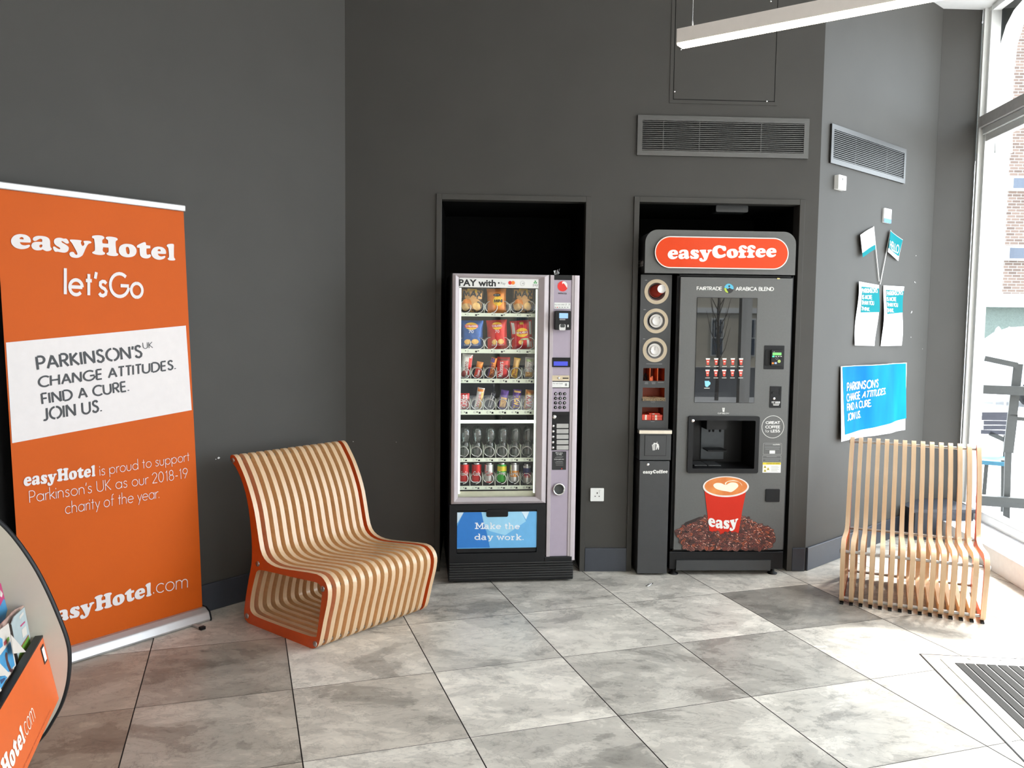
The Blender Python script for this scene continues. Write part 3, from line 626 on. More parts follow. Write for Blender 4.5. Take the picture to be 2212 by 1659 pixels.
leaflet('tall curled leaflet headed with teal print, left one of the pair under the flags', [c8(197,940), c8(335,944), c8(364,540), c8(222,516)], [c8(236,722), c8(356,720), c8(362,562), c8(238,550)],
    [("PARKINSON'S", c8(238,596), c8(350,592), c8(238,562)), ('IS MORE', c8(240,634), c8(306,636), c8(240,604)), ('THAN YOU', c8(238,672), c8(318,674), c8(238,642)), ('THINK.', c8(238,708), c8(292,714), c8(238,682))], c8(316,928))
leaflet('tall curled leaflet headed with teal print, right one of the pair under the flags', [c8(376,945), c8(506,942), c8(526,550), c8(394,542)], [c8(408,732), c8(520,722), c8(526,580), c8(412,572)],
    [("PARKINSON'S", c8(414,612), c8(521,606), c8(414,580)), ('IS MORE', c8(414,646), c8(478,648), c8(414,618)), ('THAN YOU', c8(410,684), c8(488,686), c8(412,656)), ('THINK.', c8(408,722), c8(456,722), c8(408,694))], c8(488,928))
def c9(x, y): return (1810+x/9.22, 780+y/9.22)
def dye(name):
    m = mat(name, S(0,88,160), .8, spec=.1, col2=S(0,142,165), scale=1.6, stretch=(1.6,1,.5)); return m
bn = thing('wall_banner', FC, (FC.at(*c9(700,1560))[0], 0, FC.at(*c9(700,1560))[1]), label='blue and white cloth banner hung on the right wall above the slatted chair', cat='banner')
bx0 = FC.at(*c9(60,800))[0]
fb = lambda x, z: -.012*(1+sin((x-bx0)*9+z*3))-.003*sin((x-bx0)*23+z*5)
grid(MB(), FC, [c9(0,1600), c9(1330,1370), c9(1345,30), c9(40,105)], 60, 24, -.006, CLOTH, fb).build('cloth', parent=bn)
grid(MB(), FC, [c9(105,1465), c9(1350,1140), c9(1330,45), c9(75,115)], 60, 24, -.0082, dye('blue dye'), fb).build('blue_print', parent=bn)
for tx, bl, br, tl, sl in (("PARKINSON'S", c9(160,610), c9(750,520), c9(150,430), 0), ('CHANGE ', c9(155,815), c9(440,760), c9(150,650), 0), ('ATTITUDES.', c9(470,745), c9(890,660), c9(480,600), 0), ('FIND A CURE.', c9(160,1000), c9(618,905), c9(155,845), 0), ('JOIN US.', c9(165,1195), c9(460,1135), c9(165,1035), 0)):
    pxt(MB(), FC, strokes(tx.strip(), .17, slant=.15 if tx[0] in 'PA' else 0), -.0105, M1, bl, br, tl, fb).build('lettering', parent=bn)
MB().flat([[FC.at(*c9(*p), -.0105) for p in ((945,1395),(975,1385),(965,1440),(950,1435))]], -.0285, TEAL).build('logo', parent=bn)
CHIP = mat('bare plaster', (.75,.75,.73), .9)
mb = MB()
for x, y, r in ((602,520,6),(582,718,8),(577,886,4),(653,963,3),(610,345,4),(607,525,4),(578,724,5),(120,1560,3)):
    c = FC.at(*c8(x,y)); k = r/3.072*.0027; mb.flat([[(c[0]+k*cos(a*1.05)*(1+.5*sin(a*5+x)), c[1]+k*sin(a*1.05)*(1+.4*cos(a*3+y))) for a in range(6)]], -.001, CHIP)
mb.build('paint_chips', fr=FC, base=(1.4,0,1.7), label='scattered small paint chips on the right wall beside the flags', cat='wall damage', kind='stuff')

mb = MB()
for fr_c, x, y, k in ((FA,472,989,.007),(FA,466,992,.003)): c = fr_c.at(x, y); mb.flat([[(c[0]+k*cos(a*1.05)*(1+.4*sin(a*5+x)), c[1]+k*sin(a*1.05)*.8) for a in range(6)]], -.001, CHIP)
mb.build('paint_chips', fr=FA, base=(FA.at(472,989)[0],0,.8), label='small white paint chip on the left wall just above the back of the chair', cat='wall damage', kind='stuff')
mb = MB()
for x, y, k in ((763,954,.0025),(856,955,.0015),(745,648,.002)): c = FB.at(x, y); mb.flat([[(c[0]+k*cos(a*1.05), c[1]+k*sin(a*1.05)) for a in range(6)]], -.001, CHIP)
mb.build('paint_chips', fr=FB, base=(-.7,0,.9), label='tiny white specks on the back wall near the corner behind the chair', cat='wall damage', kind='stuff')

# ------------------------------------------------------------------ hanging strip light
FL = Fr((W0.at(1461,95,3.5)[0], 3.5), rad(-37.6)); lz = W0.at(1461,95,3.5)[1]; lt = W0.at(1461,62,3.5)[1]
LAMPC = mat('lamp housing', (.80,.74,.69), .45, var=.02); GLOW = mat('lit diffuser', (1,1,1), emit=(1,.86,.66), es=22)
ll = thing('pendant_light', FL, (0, .03, lz), label='long white strip light hanging on wires near the ceiling, glowing underneath', cat='light')
MB().box(0, 2.6, 0, .062, lz+.004, lt, LAMPC).build('housing', parent=ll, bevel=.001)
MB().box(.002, 2.598, .002, .060, lz-.004, lz+.004, GLOW).build('diffuser', parent=ll)
for k in (.055, 2.45):
    MB().tube([(k,.031,lt),(k,.031,HC)], .0012, 6, CHROME).build('wire', parent=ll)
    MB().lathe([(.004,0),(.004,.02),(.002,.03)], 10, CHROME, c=(k,.031,lt)).build('gripper', parent=ll)
c = FB.at(1472,108)
# two unseen lamps of the same kind, added behind the viewer for ambient warmth
for x, y in ((-1.9, -.2), (.2, -1.2)):
    f = Fr((x, y), rad(-37.6)); t = thing('pendant_light', f, (0, .03, lz), label='added white strip light behind the viewer, out of view, for warm fill', cat='light', group='added fill strip lights behind the viewer')
    MB().box(0, 2.6, 0, .062, lz+.004, lt, LAMPC).build('housing', parent=t); MB().box(.002, 2.598, .002, .060, lz-.004, lz+.004, GLOW).build('diffuser', parent=t)
    for k in (.055, 2.45): MB().tube([(k,.031,lt),(k,.031,HC)], .0012, 6, CHROME).build('wire', parent=t)

# ------------------------------------------------------------------ slatted plywood chairs
OUT = [(-.652,.815),(-.634,.800),(-.607,.782),(-.565,.735),(-.525,.665),(-.498,.582),(-.484,.502),(-.476,.434),(-.475,.365),(-.480,.309),(-.503,.235),(-.528,.146),(-.547,.064),(-.546,.025),(-.525,.006),(-.49,0),(-.383,0),(-.218,0),(-.04,0),(.0,.002),(.036,.020),(.055,.058),(.08,.148),(.105,.23),(.115,.283),(.110,.318),(.085,.348),(.035,.362),(-.098,.350),(-.235,.336),(-.315,.338),(-.37,.357),(-.402,.398),(-.425,.484),(-.448,.576),(-.479,.653),(-.525,.736),(-.568,.793),(-.60,.830),(-.628,.843),(-.652,.836)]
HOLE = [(-.446,.262),(-.43,.285),(-.378,.298),(-.161,.310),(-.017,.320),(.035,.322),(.062,.312),(.071,.285),(.066,.241),(.035,.085),(.018,.062),(-.06,.055),(-.271,.050),(-.427,.050),(-.478,.058),(-.497,.085),(-.489,.14),(-.470,.2)]
BOLT = [(-.630,.815),(-.425,.322),(.078,.303),(-.522,.036),(.022,.030)]
def ply(name, c1, c2):
    m = mat(name, c1, .28, col2=c2, scale=5, stretch=(1,1,14), coat=.25)
    return m
PLYE = mat('birch ply edge', (.52,.35,.21), .3, col2=(.62,.43,.27), scale=8, stretch=(60,1,1), coat=.15)
PLYS = mat('birch veneer', (.76,.48,.24), .3, col2=(.84,.56,.30), scale=5, stretch=(1,3,12), coat=.2)
OR = mat('orange laminate', (.62,.085,.008), .35, var=.04); RUB = mat('black rubber', (.01,.01,.01), .8)
BOLTM = mat('steel bolt', (.42,.41,.40), .35, 1)
def chair(origin, angle, label, z=0, n=15, pitch=.0465, t_=.024, feet=False):
    # local x: across the slats, y: towards the back, z up; profile x -> -y
    f = Fr(origin, angle); t = thing('slatted_chair', f, (0,0,0), label=label, cat='chair', group='slatted plywood lounge chairs')
    t.location.z = z
    Mx = Matrix(((0,1,0,0),(-1,0,0,0),(0,0,1,0),(0,0,0,1)))  # prism x->-y, prism depth y->x
    so, sh = smooth_loop(OUT, 2), smooth_loop(HOLE, 2)
    me = {}
    for i in range(n):
        key = i in (0, n-1)
        if key not in me:
            mb = MB(); mb.prism([so, sh], 0, t_, OR if key else PLYS, PLYE, smooth=True, M=Mx)
            o = mb.build('end_panel' if key else 'slat', parent=t, bevel=.002)
            if key: o['label'] = 'orange faced end slat'
            me[key] = o
        else:
            o = me[key].copy(); C.objects.link(o); o.parent = t
        o.location = (i*pitch, 0, 0)
        if feet:
            for y in (-.035, .49):
                if y not in me: me[y] = q = MB().box(.003, t_-.003, y, y+.035, -.006, .002, RUB).build('rubber_foot', parent=o)
                else: q = me[y].copy(); C.objects.link(q)
                q.parent = o
    W = (n-1)*pitch+t_
    for a, b_ in BOLT:
        r = MB().tube([(.004,-a,b_),(W-.004,-a,b_)], .0085, 12, BOLTM).build('rod', parent=t)
        for x, s_ in ((0,-1),(W,1)):
            MB().lathe([(.0135,0),(.0135,.003*s_),(.011,.0055*s_),(.0001,.0055*s_)], 16, BOLTM, axis='x', c=(x,-a,b_)).build('bolt_head', parent=r)
    return t
chair((-.741, 3.84), rad(48.6), 'slatted plywood chair with a solid orange side showing, beside the roll-up banner', pitch=.0492)
chair((2.036, 4.468), rad(-26.7), 'slatted plywood chair by the window under the blue wall banner, rods showing between slats', pitch=.0487, feet=True, z=.006)

# ------------------------------------------------------------------ roll-up banner
ba = flr(150,1425); bb = flr(440,1335); FR_ = Fr((ba.x, ba.y), math.atan2(bb.y-ba.y, bb.x-ba.x))
ORB = mat('orange banner print', (.52,.085,.003), .6, var=.03, scale=4, spec=.2); BW = mat('banner white', (.70,.65,.64), .6, var=.02, spec=.2)
INK = mat('black ink', (.012,.012,.014), .5)
def c6(x, y): return (x/2.861, 380+y/2.861)
def c7(x, y): return (x/2.186, 900+y/2.186)
xr = FR_.at(437,1310)[0]; xl = FR_.at(39,1174)[0]+.01; zt = FR_.at(398,452)[1]; xrt = FR_.at(397,456)[0]; xlt = FR_.at(0,560)[0]-.012
rb = thing('rollup_banner', FR_, ((xl+xr)/2, .05, 0), label='tall orange roll-up banner with a white band, in front of the left wall', cat='banner stand')
BUL = lambda x, z: .004*sin(x*5+1)*sin(z*2.6)
grid(MB(), None, [(xl,.055),(xr,.055),(xrt,zt),(xlt,zt)], 16, 40, 0, ORB, BUL).build('printed_sheet', parent=rb)
grid(MB(), FR_, [c6(75,1652), c6(1184,1447), c6(1150,925), c6(37,1030)], 14, 12, -.0015, BW, BUL).build('white_band', parent=rb)
pxt(MB(), FR_, heavy('easyHotel'), -.003, BW, c6(68,478), c6(1085,552), c6(68,315), BUL).build('lettering', parent=rb)['label'] = 'white lettering'
pxt(MB(), FR_, strokes("let'sGo", .145), -.003, BW, c6(392,742), c6(887,762), c6(392,570), BUL).build('lettering', parent=rb)['label'] = 'white lettering'
pxt(MB(), FR_, heavy('easyHotel'), -.003, BW, c7(112,345), c7(452,296), c7(112,268), BUL).build('lettering', parent=rb)['label'] = 'white lettering'
pxt(MB(), FR_, strokes('is proud to support', .055), -.003, BW, c7(474,294), c7(894,222), c7(470,228), BUL).build('lettering', parent=rb)['label'] = 'white lettering'
pxt(MB(), FR_, strokes("Parkinson's UK as our 2018-19", .055), -.003, BW, c7(140,408), c7(886,290), c7(136,348), BUL).build('lettering', parent=rb)['label'] = 'white lettering'
pxt(MB(), FR_, strokes('charity of the year.', .055), -.003, BW, c7(310,478), c7(752,400), c7(308,402), BUL).build('lettering', parent=rb)['label'] = 'white lettering'
pxt(MB(), FR_, heavy('easyHotel'), -.003, BW, c7(205,1010), c7(716,862), c7(205,915), BUL).build('lettering', parent=rb)['label'] = 'white lettering'
pxt(MB(), FR_, strokes('.com', .055), -.003, BW, c7(724,838), c7(886,808), c7(724,792), BUL).build('lettering', parent=rb)['label'] = 'white lettering'
mb = MB()
for tx, bl, br, tl in (("PARKINSON'S", c6(228,1205), c6(884,1125), c6(216,1112)), ('CHANGE ATTITUDES.', c6(236,1312), c6(1088,1198), c6(233,1238)), ('FIND A CURE.', c6(258,1416), c6(800,1332), c6(250,1342)), ('JOIN US.', c6(268,1518), c6(632,1460), c6(262,1432))):
    pxt(MB(), FR_, strokes(tx, .17, stencil=.05), -.003, INK, bl, br, tl, BUL).build('lettering', parent=rb)['label'] = 'black stencil lettering'
pxt(MB(), FR_, strokes('UK', .1), -.003, INK, c6(884,1070), c6(946,1064), c6(880,1030), BUL).build('lettering', parent=rb)['label'] = 'black stencil lettering'
SILVR = mat('satin aluminium', (.50,.49,.49), .4, .6, var=.03)
MB().box(xlt-.004, xrt+.004, -.012, .012, zt-.012, zt+.018, SILVR).build('top_rail', parent=rb, bevel=.005)
prof = [(-.06,0),(-.062,.012),(-.05,.045),(-.02,.062),(.02,.062),(.05,.045),(.062,.012),(.06,0)]
mb = MB(); mb.prism([prof], xl-.01, xr+.004, SILVR, smooth=False, M=Matrix(((0,1,0,0),(1,0,0,0),(0,0,1,0),(0,0,0,1)))); mb.build('base_cassette', parent=rb, bevel=.006)
for k in (xl-.012, xr+.004): MB().prism([[(p[0]*1.03, p[1]*1.03) for p in prof]], k, k+.008, BLACK, M=Matrix(((0,1,0,0),(1,0,0,0),(0,0,1,0),(0,0,0,1)))).build('end_cap', parent=rb)
ft = MB().box(xr-.10, xr-.08, -.13, .1, .002, .012, SILVR).build('foot', parent=rb); MB().box(xr-.103, xr-.077, -.145, -.125, 0, .015, BLACK).build('foot_cap', parent=ft)
MB().tube([((xl+xr)/2,.03,.05),((xl+xr)/2,.03,zt)], .008, 8, SILVR).build('support_pole', parent=rb)

# ------------------------------------------------------------------ leaflet rack at the left
FK = Fr((-1.11, 2.3), rad(15.9))     # plane of its far side panel; the shelf runs towards the viewer
def ck(x, y): return (x/3.869, 1230+y/3.869)
RB = mat('rack panel beige', (.50,.45,.38), .5, var=.02); ORK = mat('rack orange', (.62,.11,.02), .4, var=.02)
rk = thing('leaflet_rack', FK, (-.3, -.3, 0), label='beige and orange leaflet rack with a curved black-edged side panel, at the left edge', cat='leaflet rack')
edge = [FK.at(*p) for p in ((-150,1036),(-60,1085),(0,1134.6),(35.7,1175),(71,1227),(97,1276),(120,1328),(139.6,1380),(146,1418.7),(143,1470.6),(130,1519),(110,1558),(85,1595.6),(45,1630))]
zf = edge[-1]; out = [(a[0], a[1]) for a in smooth_loop([(-.75, edge[0][1]+.10, 1)]+[(e[0], e[1]) for e in edge]+[(zf[0]-.12, .28), (zf[0]-.16, .1), (zf[0]-.10, .0, 1), (-.75, 0, 1)], 5)]
for y in (0, -.95):
    p = MB().prism([out], y, y+.018, RB, BLACK).build('side_panel', parent=rk)
    mb = MB(); mb.tube([(q[0], y+.009, q[1]) for q in out], .009, 8, BLACK, closed=True); mb.build('black_edging', parent=p)
A = FK.at(*ck(357,562)); B = FK.at(*ck(492,1080))
fp = [(A[0], A[1]), (B[0], B[1]), (B[0]-.012, B[1]-.002), (A[0]-.018, A[1])]
MB().prism([fp], -.93, 0, ORK).build('shelf_front', parent=rk)
lip = MB().prism([[(A[0]-.0185,A[1]-.003),(A[0]+.001,A[1]-.001),(A[0]+.0005,A[1]+.004),(A[0]-.0185,A[1]+.004)]], -.93, 0, BLACK).build('black_lip', parent=rk)
MB().prism([[(B[0]-.004,B[1]),(A[0]-.14,B[1]-.06),(A[0]-.14,B[1]-.045),(B[0]-.012,B[1]+.012)]], -.93, 0, RB).build('shelf_base', parent=rk)
MB().prism([[(A[0]-.14,B[1]-.06),(A[0]-.23,A[1]+.42),(A[0]-.245,A[1]+.42),(A[0]-.155,B[1]-.06)]], -.93, 0, RB).build('back_board', parent=rk)
# marks on the sloping front: frame of that front surface, mapped from local (along shelf s, down the slope t)
def front(s, t, o=.0008): return (A[0]+(B[0]-A[0])*t+o, -s, A[1]+(B[1]-A[1])*t+o*.3)
def fquad(mb, s0, s1, t0, t1, m, o): mb.add([front(s0,t1,o), front(s1,t1,o), front(s1,t0,o), front(s0,t0,o)], [(0,1,2,3)], m)
mb = MB(); fquad(mb, .015, .05, .08, .34, BLACK, .001); fquad(mb, .02, .045, .11, .31, BW, .002); mb.build('price_tag', parent=rk)
def ftext(mb, T, s0, s1, t0, t1, m):
    v, f = fitb(T, (0,1,0,1)); mb.add([front(s0+(s1-s0)*(1-a), t1+(t0-t1)*b_, .001+(e[0] if e else 0)) for a, b_, *e in v], f, m)
mb = MB(); YW = mat('warm white ink', (.85,.78,.66), .5)
ftext(mb, strokes('.com', .06), .235, .34, .52, .70, YW); ftext(mb, heavy('easyHotel'), .345, .68, .46, .78, YW); mb.build('lettering', parent=rk)
mb = MB(); REDK = mat('rust ink', (.42,.06,.015), .5)
ftext(mb, sans('easyHotel is the official website for low cost rooms'), .10, .62, .90, .94, REDK); mb.build('small_print', parent=rk)
# leaflets standing in the rack: sheets parallel to its front
PALE = mat('leaflet pale blue', (.34,.40,.41), .5); GRN = mat('leaflet green', (.12,.28,.03), .5, var=.3, scale=60); PINK = mat('leaflet magenta', (.42,.02,.12), .5)
SKY = mat('leaflet sky blue', (.04,.24,.45), .5, var=.15, scale=20); PAP = mat('paper', (.55,.50,.45), .6, var=.02); SKIN = mat('leaflet pinkish photo', (.42,.27,.22), .5, var=.25, scale=40); BRN = mat('leaflet dark figure', (.06,.025,.03), .5); NAVY = mat('leaflet navy', (.02,.05,.14), .5)
og = FK.w(A[0]-.03, 0, 0); FF = Fr((og.x, og.y), FK.a+PI/2)
def sheet(name, label, group, poly, y, m, arts=(), th_=.002):
    P = [FF.at(*ck(*p), y) for p in poly]; cx = sum(p[0] for p in P)/len(P); cz = min(p[1] for p in P)
    t = thing(name, FF, (cx, y, cz), label=label, cat='leaflet', group=group)
    MB().prism([P], y, y+th_, m).build('cover', parent=t)
    for i, (pl, mm) in enumerate(arts): MB().flat([[FF.at(*ck(*p), y) for p in pl]], y-.00015*(i+1), mm).build('printed_picture', parent=t)
lg = 'leaflets standing in the orange rack'
sheet('leaflet', 'magenta leaflet standing higher at the back of the rack, at the picture edge', lg, ((-300,300),(-260,-20),(8,118),(38,240),(60,330),(20,520)), .05, PINK, [((( -100,520),(30,245),(40,255),(62,335),(20,520)), SKY), (((0,170),(22,200),(16,235),(0,225)), PAP)])
sheet('leaflet', 'pinkish photo leaflet mostly hidden behind the pale blue one', lg, ((-60,760),(10,455),(120,340),(198,300),(205,330),(150,760)), .012, SKIN, [(((60,470),(75,410),(150,345),(170,345),(95,425)), PAP)])
sheet('leaflet', 'pale blue leaflet with a green grass picture, nearest the curved side panel', lg, ((90,470),(118,395),(205,315),(268,640),(150,880),(120,700)), .0, PALE, [(((150,760),(175,650),(238,548),(262,640),(160,850)), GRN), (((168,470),(206,432),(210,442),(172,482)), PINK), (((180,505),(216,470),(226,540),(190,575)), PAP), (((158,395),(192,352),(196,372),(164,418)), PAP), (((236,545),(238,553),(176,652),(174,643)), mat('leaflet red line', (.3,.05,.03), .5))])
sheet('leaflet', 'black backed leaflet between the figure leaflet and the pale blue one', lg, ((62,470),(84,455),(96,462),(160,790),(140,830),(90,800)), -.006, BLACK)
sheet('leaflet', 'white leaflet with a blue picture of a figure, in front of the black one', lg, ((-200,760),(-130,600),(72,450),(134,800),(70,900),(-150,1160)), -.014, PAP, [(((-120,820),(0,720),(86,602),(124,800),(70,860),(-120,1080)), SKY), (((40,720),(46,690),(60,700),(66,760),(100,850),(80,856),(56,800)), BRN), (((30,608),(74,560),(78,590),(36,640)), mat('leaflet red block', (.32,.04,.05), .5)), (((52,580),(74,560),(78,590),(56,612)), GRN), (((-20,560),(18,582),(22,640),(-20,680)), SKY), (((80,850),(104,826),(104,846),(90,862)), BRN)])
sheet('leaflet', 'navy and white leaflet lowest in the rack at the picture edge', lg, ((-200,1200),(-160,900),(40,890),(62,900),(-100,1200)), -.020, SKY, [(((-40,990),(0,980),(14,1010),(-30,1060)), PAP), (((0,925),(36,905),(46,912),(10,960)), NAVY)])
sheet('folded_flyer', 'white folded flyer corner sticking out between the pale blue and the figure leaflets', 'folded flyers in the rack', ((92,545),(218,690),(112,704)), -.028, PAP)
sheet('folded_flyer', 'white folded flyer corner sticking out nearest the left picture edge', 'folded flyers in the rack', ((-120,700),(0,785),(90,880),(-10,894),(-120,894)), -.034, PAP)

# ------------------------------------------------------------------ entrance mat let into the floor
m0 = flr(2030.9, 1424); m1 = flr(2212, 1583)
FM = Fr((m0.x, m0.y), rad(-8.3))
MATD = mat('mat tread', (.045,.043,.040), .95, var=.2, scale=200); MALU = mat('mat aluminium', (.60,.58,.54), .35, .9)
em = thing('entrance_mat', FM, (.6, -.8, 0), label='dark ribbed entrance mat in a metal frame let into the floor by the window', cat='mat')
mb = MB(); X2, Y2 = 1.25, -2.2
def ringb(mb, a, z, m):
    o = [(a[0],a[2]),(a[1],a[2]),(a[1],a[3]),(a[0],a[3])]; k = a[4]; i = [(a[0]+k,a[2]+k),(a[1]-k,a[2]+k),(a[1]-k,a[3]-k),(a[0]+k,a[3]-k)]
    return mb.prism([o, i], 0, z, m, M=XZ)
ringb(mb, (0, X2, Y2, 0, .045), .003, MALU); mb.build('inner_frame', parent=em)
mb = MB(); ringb(mb, (-.075, X2+.08, Y2-.08, .05, .006), .0022, BLACK); ringb(mb, (-.069, X2+.074, Y2-.074, .044, .02), .0022, MALU); mb.build('outer_frame', parent=em)
MB().add([(.045,Y2+.045,.0012),(X2-.045,Y2+.045,.0012),(X2-.045,-.045,.0012),(.045,-.045,.0012)], [(0,1,2,3)], GAP).build('mat_well', parent=em)
mb = MB(); mc = MB(); n = 25; pw_ = (X2-.09)/n
for k in range(n):
    x = .045+k*pw_; mb.box(x+.002, x+pw_-.008, Y2+.046, -.046, .0012, .005, MATD); mc.box(x+pw_-.007, x+pw_-.0035, Y2+.046, -.046, .0012, .0045, MALU)
mb.build('carpet_strips', parent=em); mc.build('metal_strips', parent=em)
# scrap on the floor
a = flr(1395,1267); b_ = flr(1411,1261)
MB().tube([(a.x,a.y,.003),((a.x+b_.x)/2,(a.y+b_.y)/2+.01,.004),(b_.x,b_.y,.003),(b_.x-.01,b_.y-.012,.003),(a.x+.01,a.y-.006,.003)], .0018, 6, CHROME, closed=True).build('metal_clip', base=(a.x,a.y,0), label='tiny bent metal clip lying on the tiles in front of the coffee machine', cat='clip')

# ------------------------------------------------------------------ snack vending machine
va = flr(970,1260); vb = flr(1235.4,1253.8)
FV = Fr((va.x, va.y), math.atan2(vb.y-va.y, vb.x-va.x)); VW = (vb-va).length; VH = 1.805
def d1(x, y): return (940+x/4.879, 560+y/4.879)
def d2(x, y): return (940+x/4.147, 880+y/4.147)
def d7(x, y): return (1180+x/7.54, 580+y/7.54)
LIL = mat('lilac silver', S(178,168,172), .5, .1, var=.02); LPAN = mat('lilac panel', S(165,153,168), .35, var=.02)
FRM = mat('silver door frame', S(178,169,172), .45, .1, var=.02); CAB = mat('black cabinet', (.008,.008,.009), .45, var=.1, spec=.25)
INT = mat('cabinet interior', (.045,.05,.048), .6); RAIL = mat('price rail cream', S(225,232,212), .4, var=.02); LABEL = mat('white label', (.78,.78,.76), .4, var=.01)
WIRE = mat('bright wire', (.75,.75,.72), .25, .9); CLEARP = glass('clear divider', .10, (.86,.9,.88)); TUBE = mat('tube light', (1,1,1), emit=(.86,1,.84), es=1.6)
vm = thing('snack_vending_machine', FV, (VW/2, .4, 0), label='glass-fronted snack and drinks vending machine in the left niche', cat='vending machine')
wx0, wx1, wz0, _ = FV.box(*d1(248,300), *d2(912,808)); wz1 = FV.at(*d1(680,203))[1]
dx0 = FV.at(*d1(178,900))[0]; dx1 = FV.at(*d1(1190,900))[0]; dz0 = FV.at(*d2(550,862))[1]; dz1 = VH-.004
px1 = FV.at(*d1(1510,900))[0]
DEP = .74
mb = MB(); mb.box(0, .012, 0.03, DEP, 0.05, VH).box(VW-.012, VW, .03, DEP, .05, VH).box(0, VW, .03, DEP, VH-.012, VH).box(0, VW, DEP-.012, DEP, .05, VH).box(dx1-.01, VW-.012, .03, DEP-.02, .2, VH-.02).box(.012, dx1, .03, DEP-.02, .05, dz0+.0)
mb.build('cabinet', CAB, vm, bevel=.002)
mb = MB(); mb.box(.012, dx1-.012, .46, .48, dz0, VH-.02, INT).box(.0125, wx0-.002, .03, .46, dz0, VH-.02, INT).box(wx1+.004, dx1-.012, .03, .46, dz0, VH-.02, INT).box(.012, dx1-.012, .03, .46, dz0-.001, dz0+.02, INT)
mb.build('interior_lining', parent=vm)
# door frame with bevelled section
o = [(dx0,dz0),(dx1,dz0),(dx1,dz1),(dx0,dz1)]; i = [(wx0,wz0),(wx1,wz0),(wx1,wz1),(wx0,wz1)]
k = .018; m_ = [(a*.55+b_*.45, c*.55+d*.45) for (a,c),(b_,d) in zip(o, i)]
mb = MB(); vs = []
for L, y in ((o,.03),(o,-.004),(m_,-.014),(i,.006),(i,.03)): vs += [(p[0], y, p[1]) for p in L]
mb.add(vs, [(4*r+q, 4*r+(q+1)%4, 4*(r+1)+(q+1)%4, 4*(r+1)+q) for r in range(4) for q in range(4)], FRM); mb.build('door_frame', parent=vm, bevel=.002)
MB().add([(wx0,.012,wz0),(wx1,.012,wz0),(wx1,.012,wz1),(wx0,.012,wz1)], [(0,1,2,3)], glass('vending glass', .035)).build('glass_pane', parent=vm)
# header strip with payment marks
hz0 = FV.at(*d1(680,300))[1]; HD = MB().box(wx0, wx1, .002, .006, hz0, wz1, LABEL).build('header_strip', parent=vm)
mb = MB(); Y = .0012
def vtx(mb, T, bl, br, tl, m, y=.0012, fr=FV, conv=d1): return pxt(mb, fr, T, y, m, conv(*bl), conv(*br), conv(*tl))
GREYI = mat('grey ink', (.25,.25,.25), .5)
vtx(MB(), sans('PAY with', .03), (250,282), (640,288), (250,210), INK).build('lettering', parent=HD); vtx(mb, sans('Pay'), (692,272), (742,276), (692,240), GREYI); vtx(mb, sans('pay'), (1030,290), (1085,292), (1030,262), GREYI); vtx(mb, sans('mastercard'), (766,288), (846,289), (766,280), GREYI)
mb.build('lettering', parent=HD)
mb = MB(); r1 = FV.at(*d1(790,248)); r2 = FV.at(*d1(822,248)); R_ = .0097
REDI = mat('red ink', (.72,.015,.01), .4); ORI = mat('orange ink', (.85,.22,.02), .4); GRNI = mat('green ink', (.04,.35,.08), .5)
mb.disc(r1, R_*1.1, REDI, y=.0014); mb.disc(r2, R_*1.1, ORI, y=.0012)
c = FV.at(*d1(671,250)); mb.disc(c, .005, INK, y=.0013); 
for q in (0, 120, 240): c = FV.at(*d1(1056+11*sin(rad(q)), 243-11*cos(rad(q)))); mb.disc(c, .0045, GRNI, y=.0013)
c = FV.at(*d1(922,255)); mb.ringf(c, .0125, .0135, .0012, .0016, GREYI)
for q in (0,1,2): mb.tube([(c[0]-.004+q*.0035+.003*cos(rad(a)), .0012, c[1]+(.002+.002*q)*sin(rad(a))) for a in (-60,-30,0,30,60)], .0006, 5, GREYI)
mb.build('payment_marks', parent=HD)
# lights
MB().box(wx0+.002, wx0+.012, .022, .04, wz0+.02, hz0-.004, TUBE).build('side_light', parent=vm)
MB().box(wx1-.010, wx1-.002, .022, .04, wz0+.02, hz0-.004, TUBE).build('side_light', parent=vm)
b = FV.box(*d2(203,115), *d2(900,140), y=.06); MB().box(b[0], b[1], .05, .075, b[2], b[3], TUBE).build('tube_light', parent=vm)
MB().box(wx0+.01, wx1-.01, .03, .05, hz0+.002, hz0+.014, TUBE).build('top_light', parent=vm)
# trays
PD = .085     # depth of the rail fronts
ROWS = [(d1, 568, 606, 250, 1066, (256,384,520,658,792,926,1062)), (d1, 948, 992, 246, 1064, (248,380,518,654,790,924,1060)), (d1, 1260, 1306, 242, 1066, (244,376,514,650,784,918,1056)),
        (d1, 1588, 1638, 240, 1068, (240,370,508,642,776,910,1050)), (d2, 453, 487, 200, 892, (202,316,432,544,656,768,884)), (d2, 702, 736, 196, 880, (200,312,426,538,650,762,876))]
NUMS = [['11','13','15'],['21','23','25'],['30','31','32','33','34','35'],['40','41','42','43','44','45'],['50','51','52','53','54','55'],['60','61','62','63','64','65']]
RINGR = [62,62,57,57,56,56]; CENT = [(315,453,595,725,863,997),(315,453,590,725,860,995),(310,446,583,720,855,990),(303,441,577,710,843,978),(253,370,487,600,710,825),(250,364,480,594,706,820)]
CY = [503,885,1200,1532,400,640]
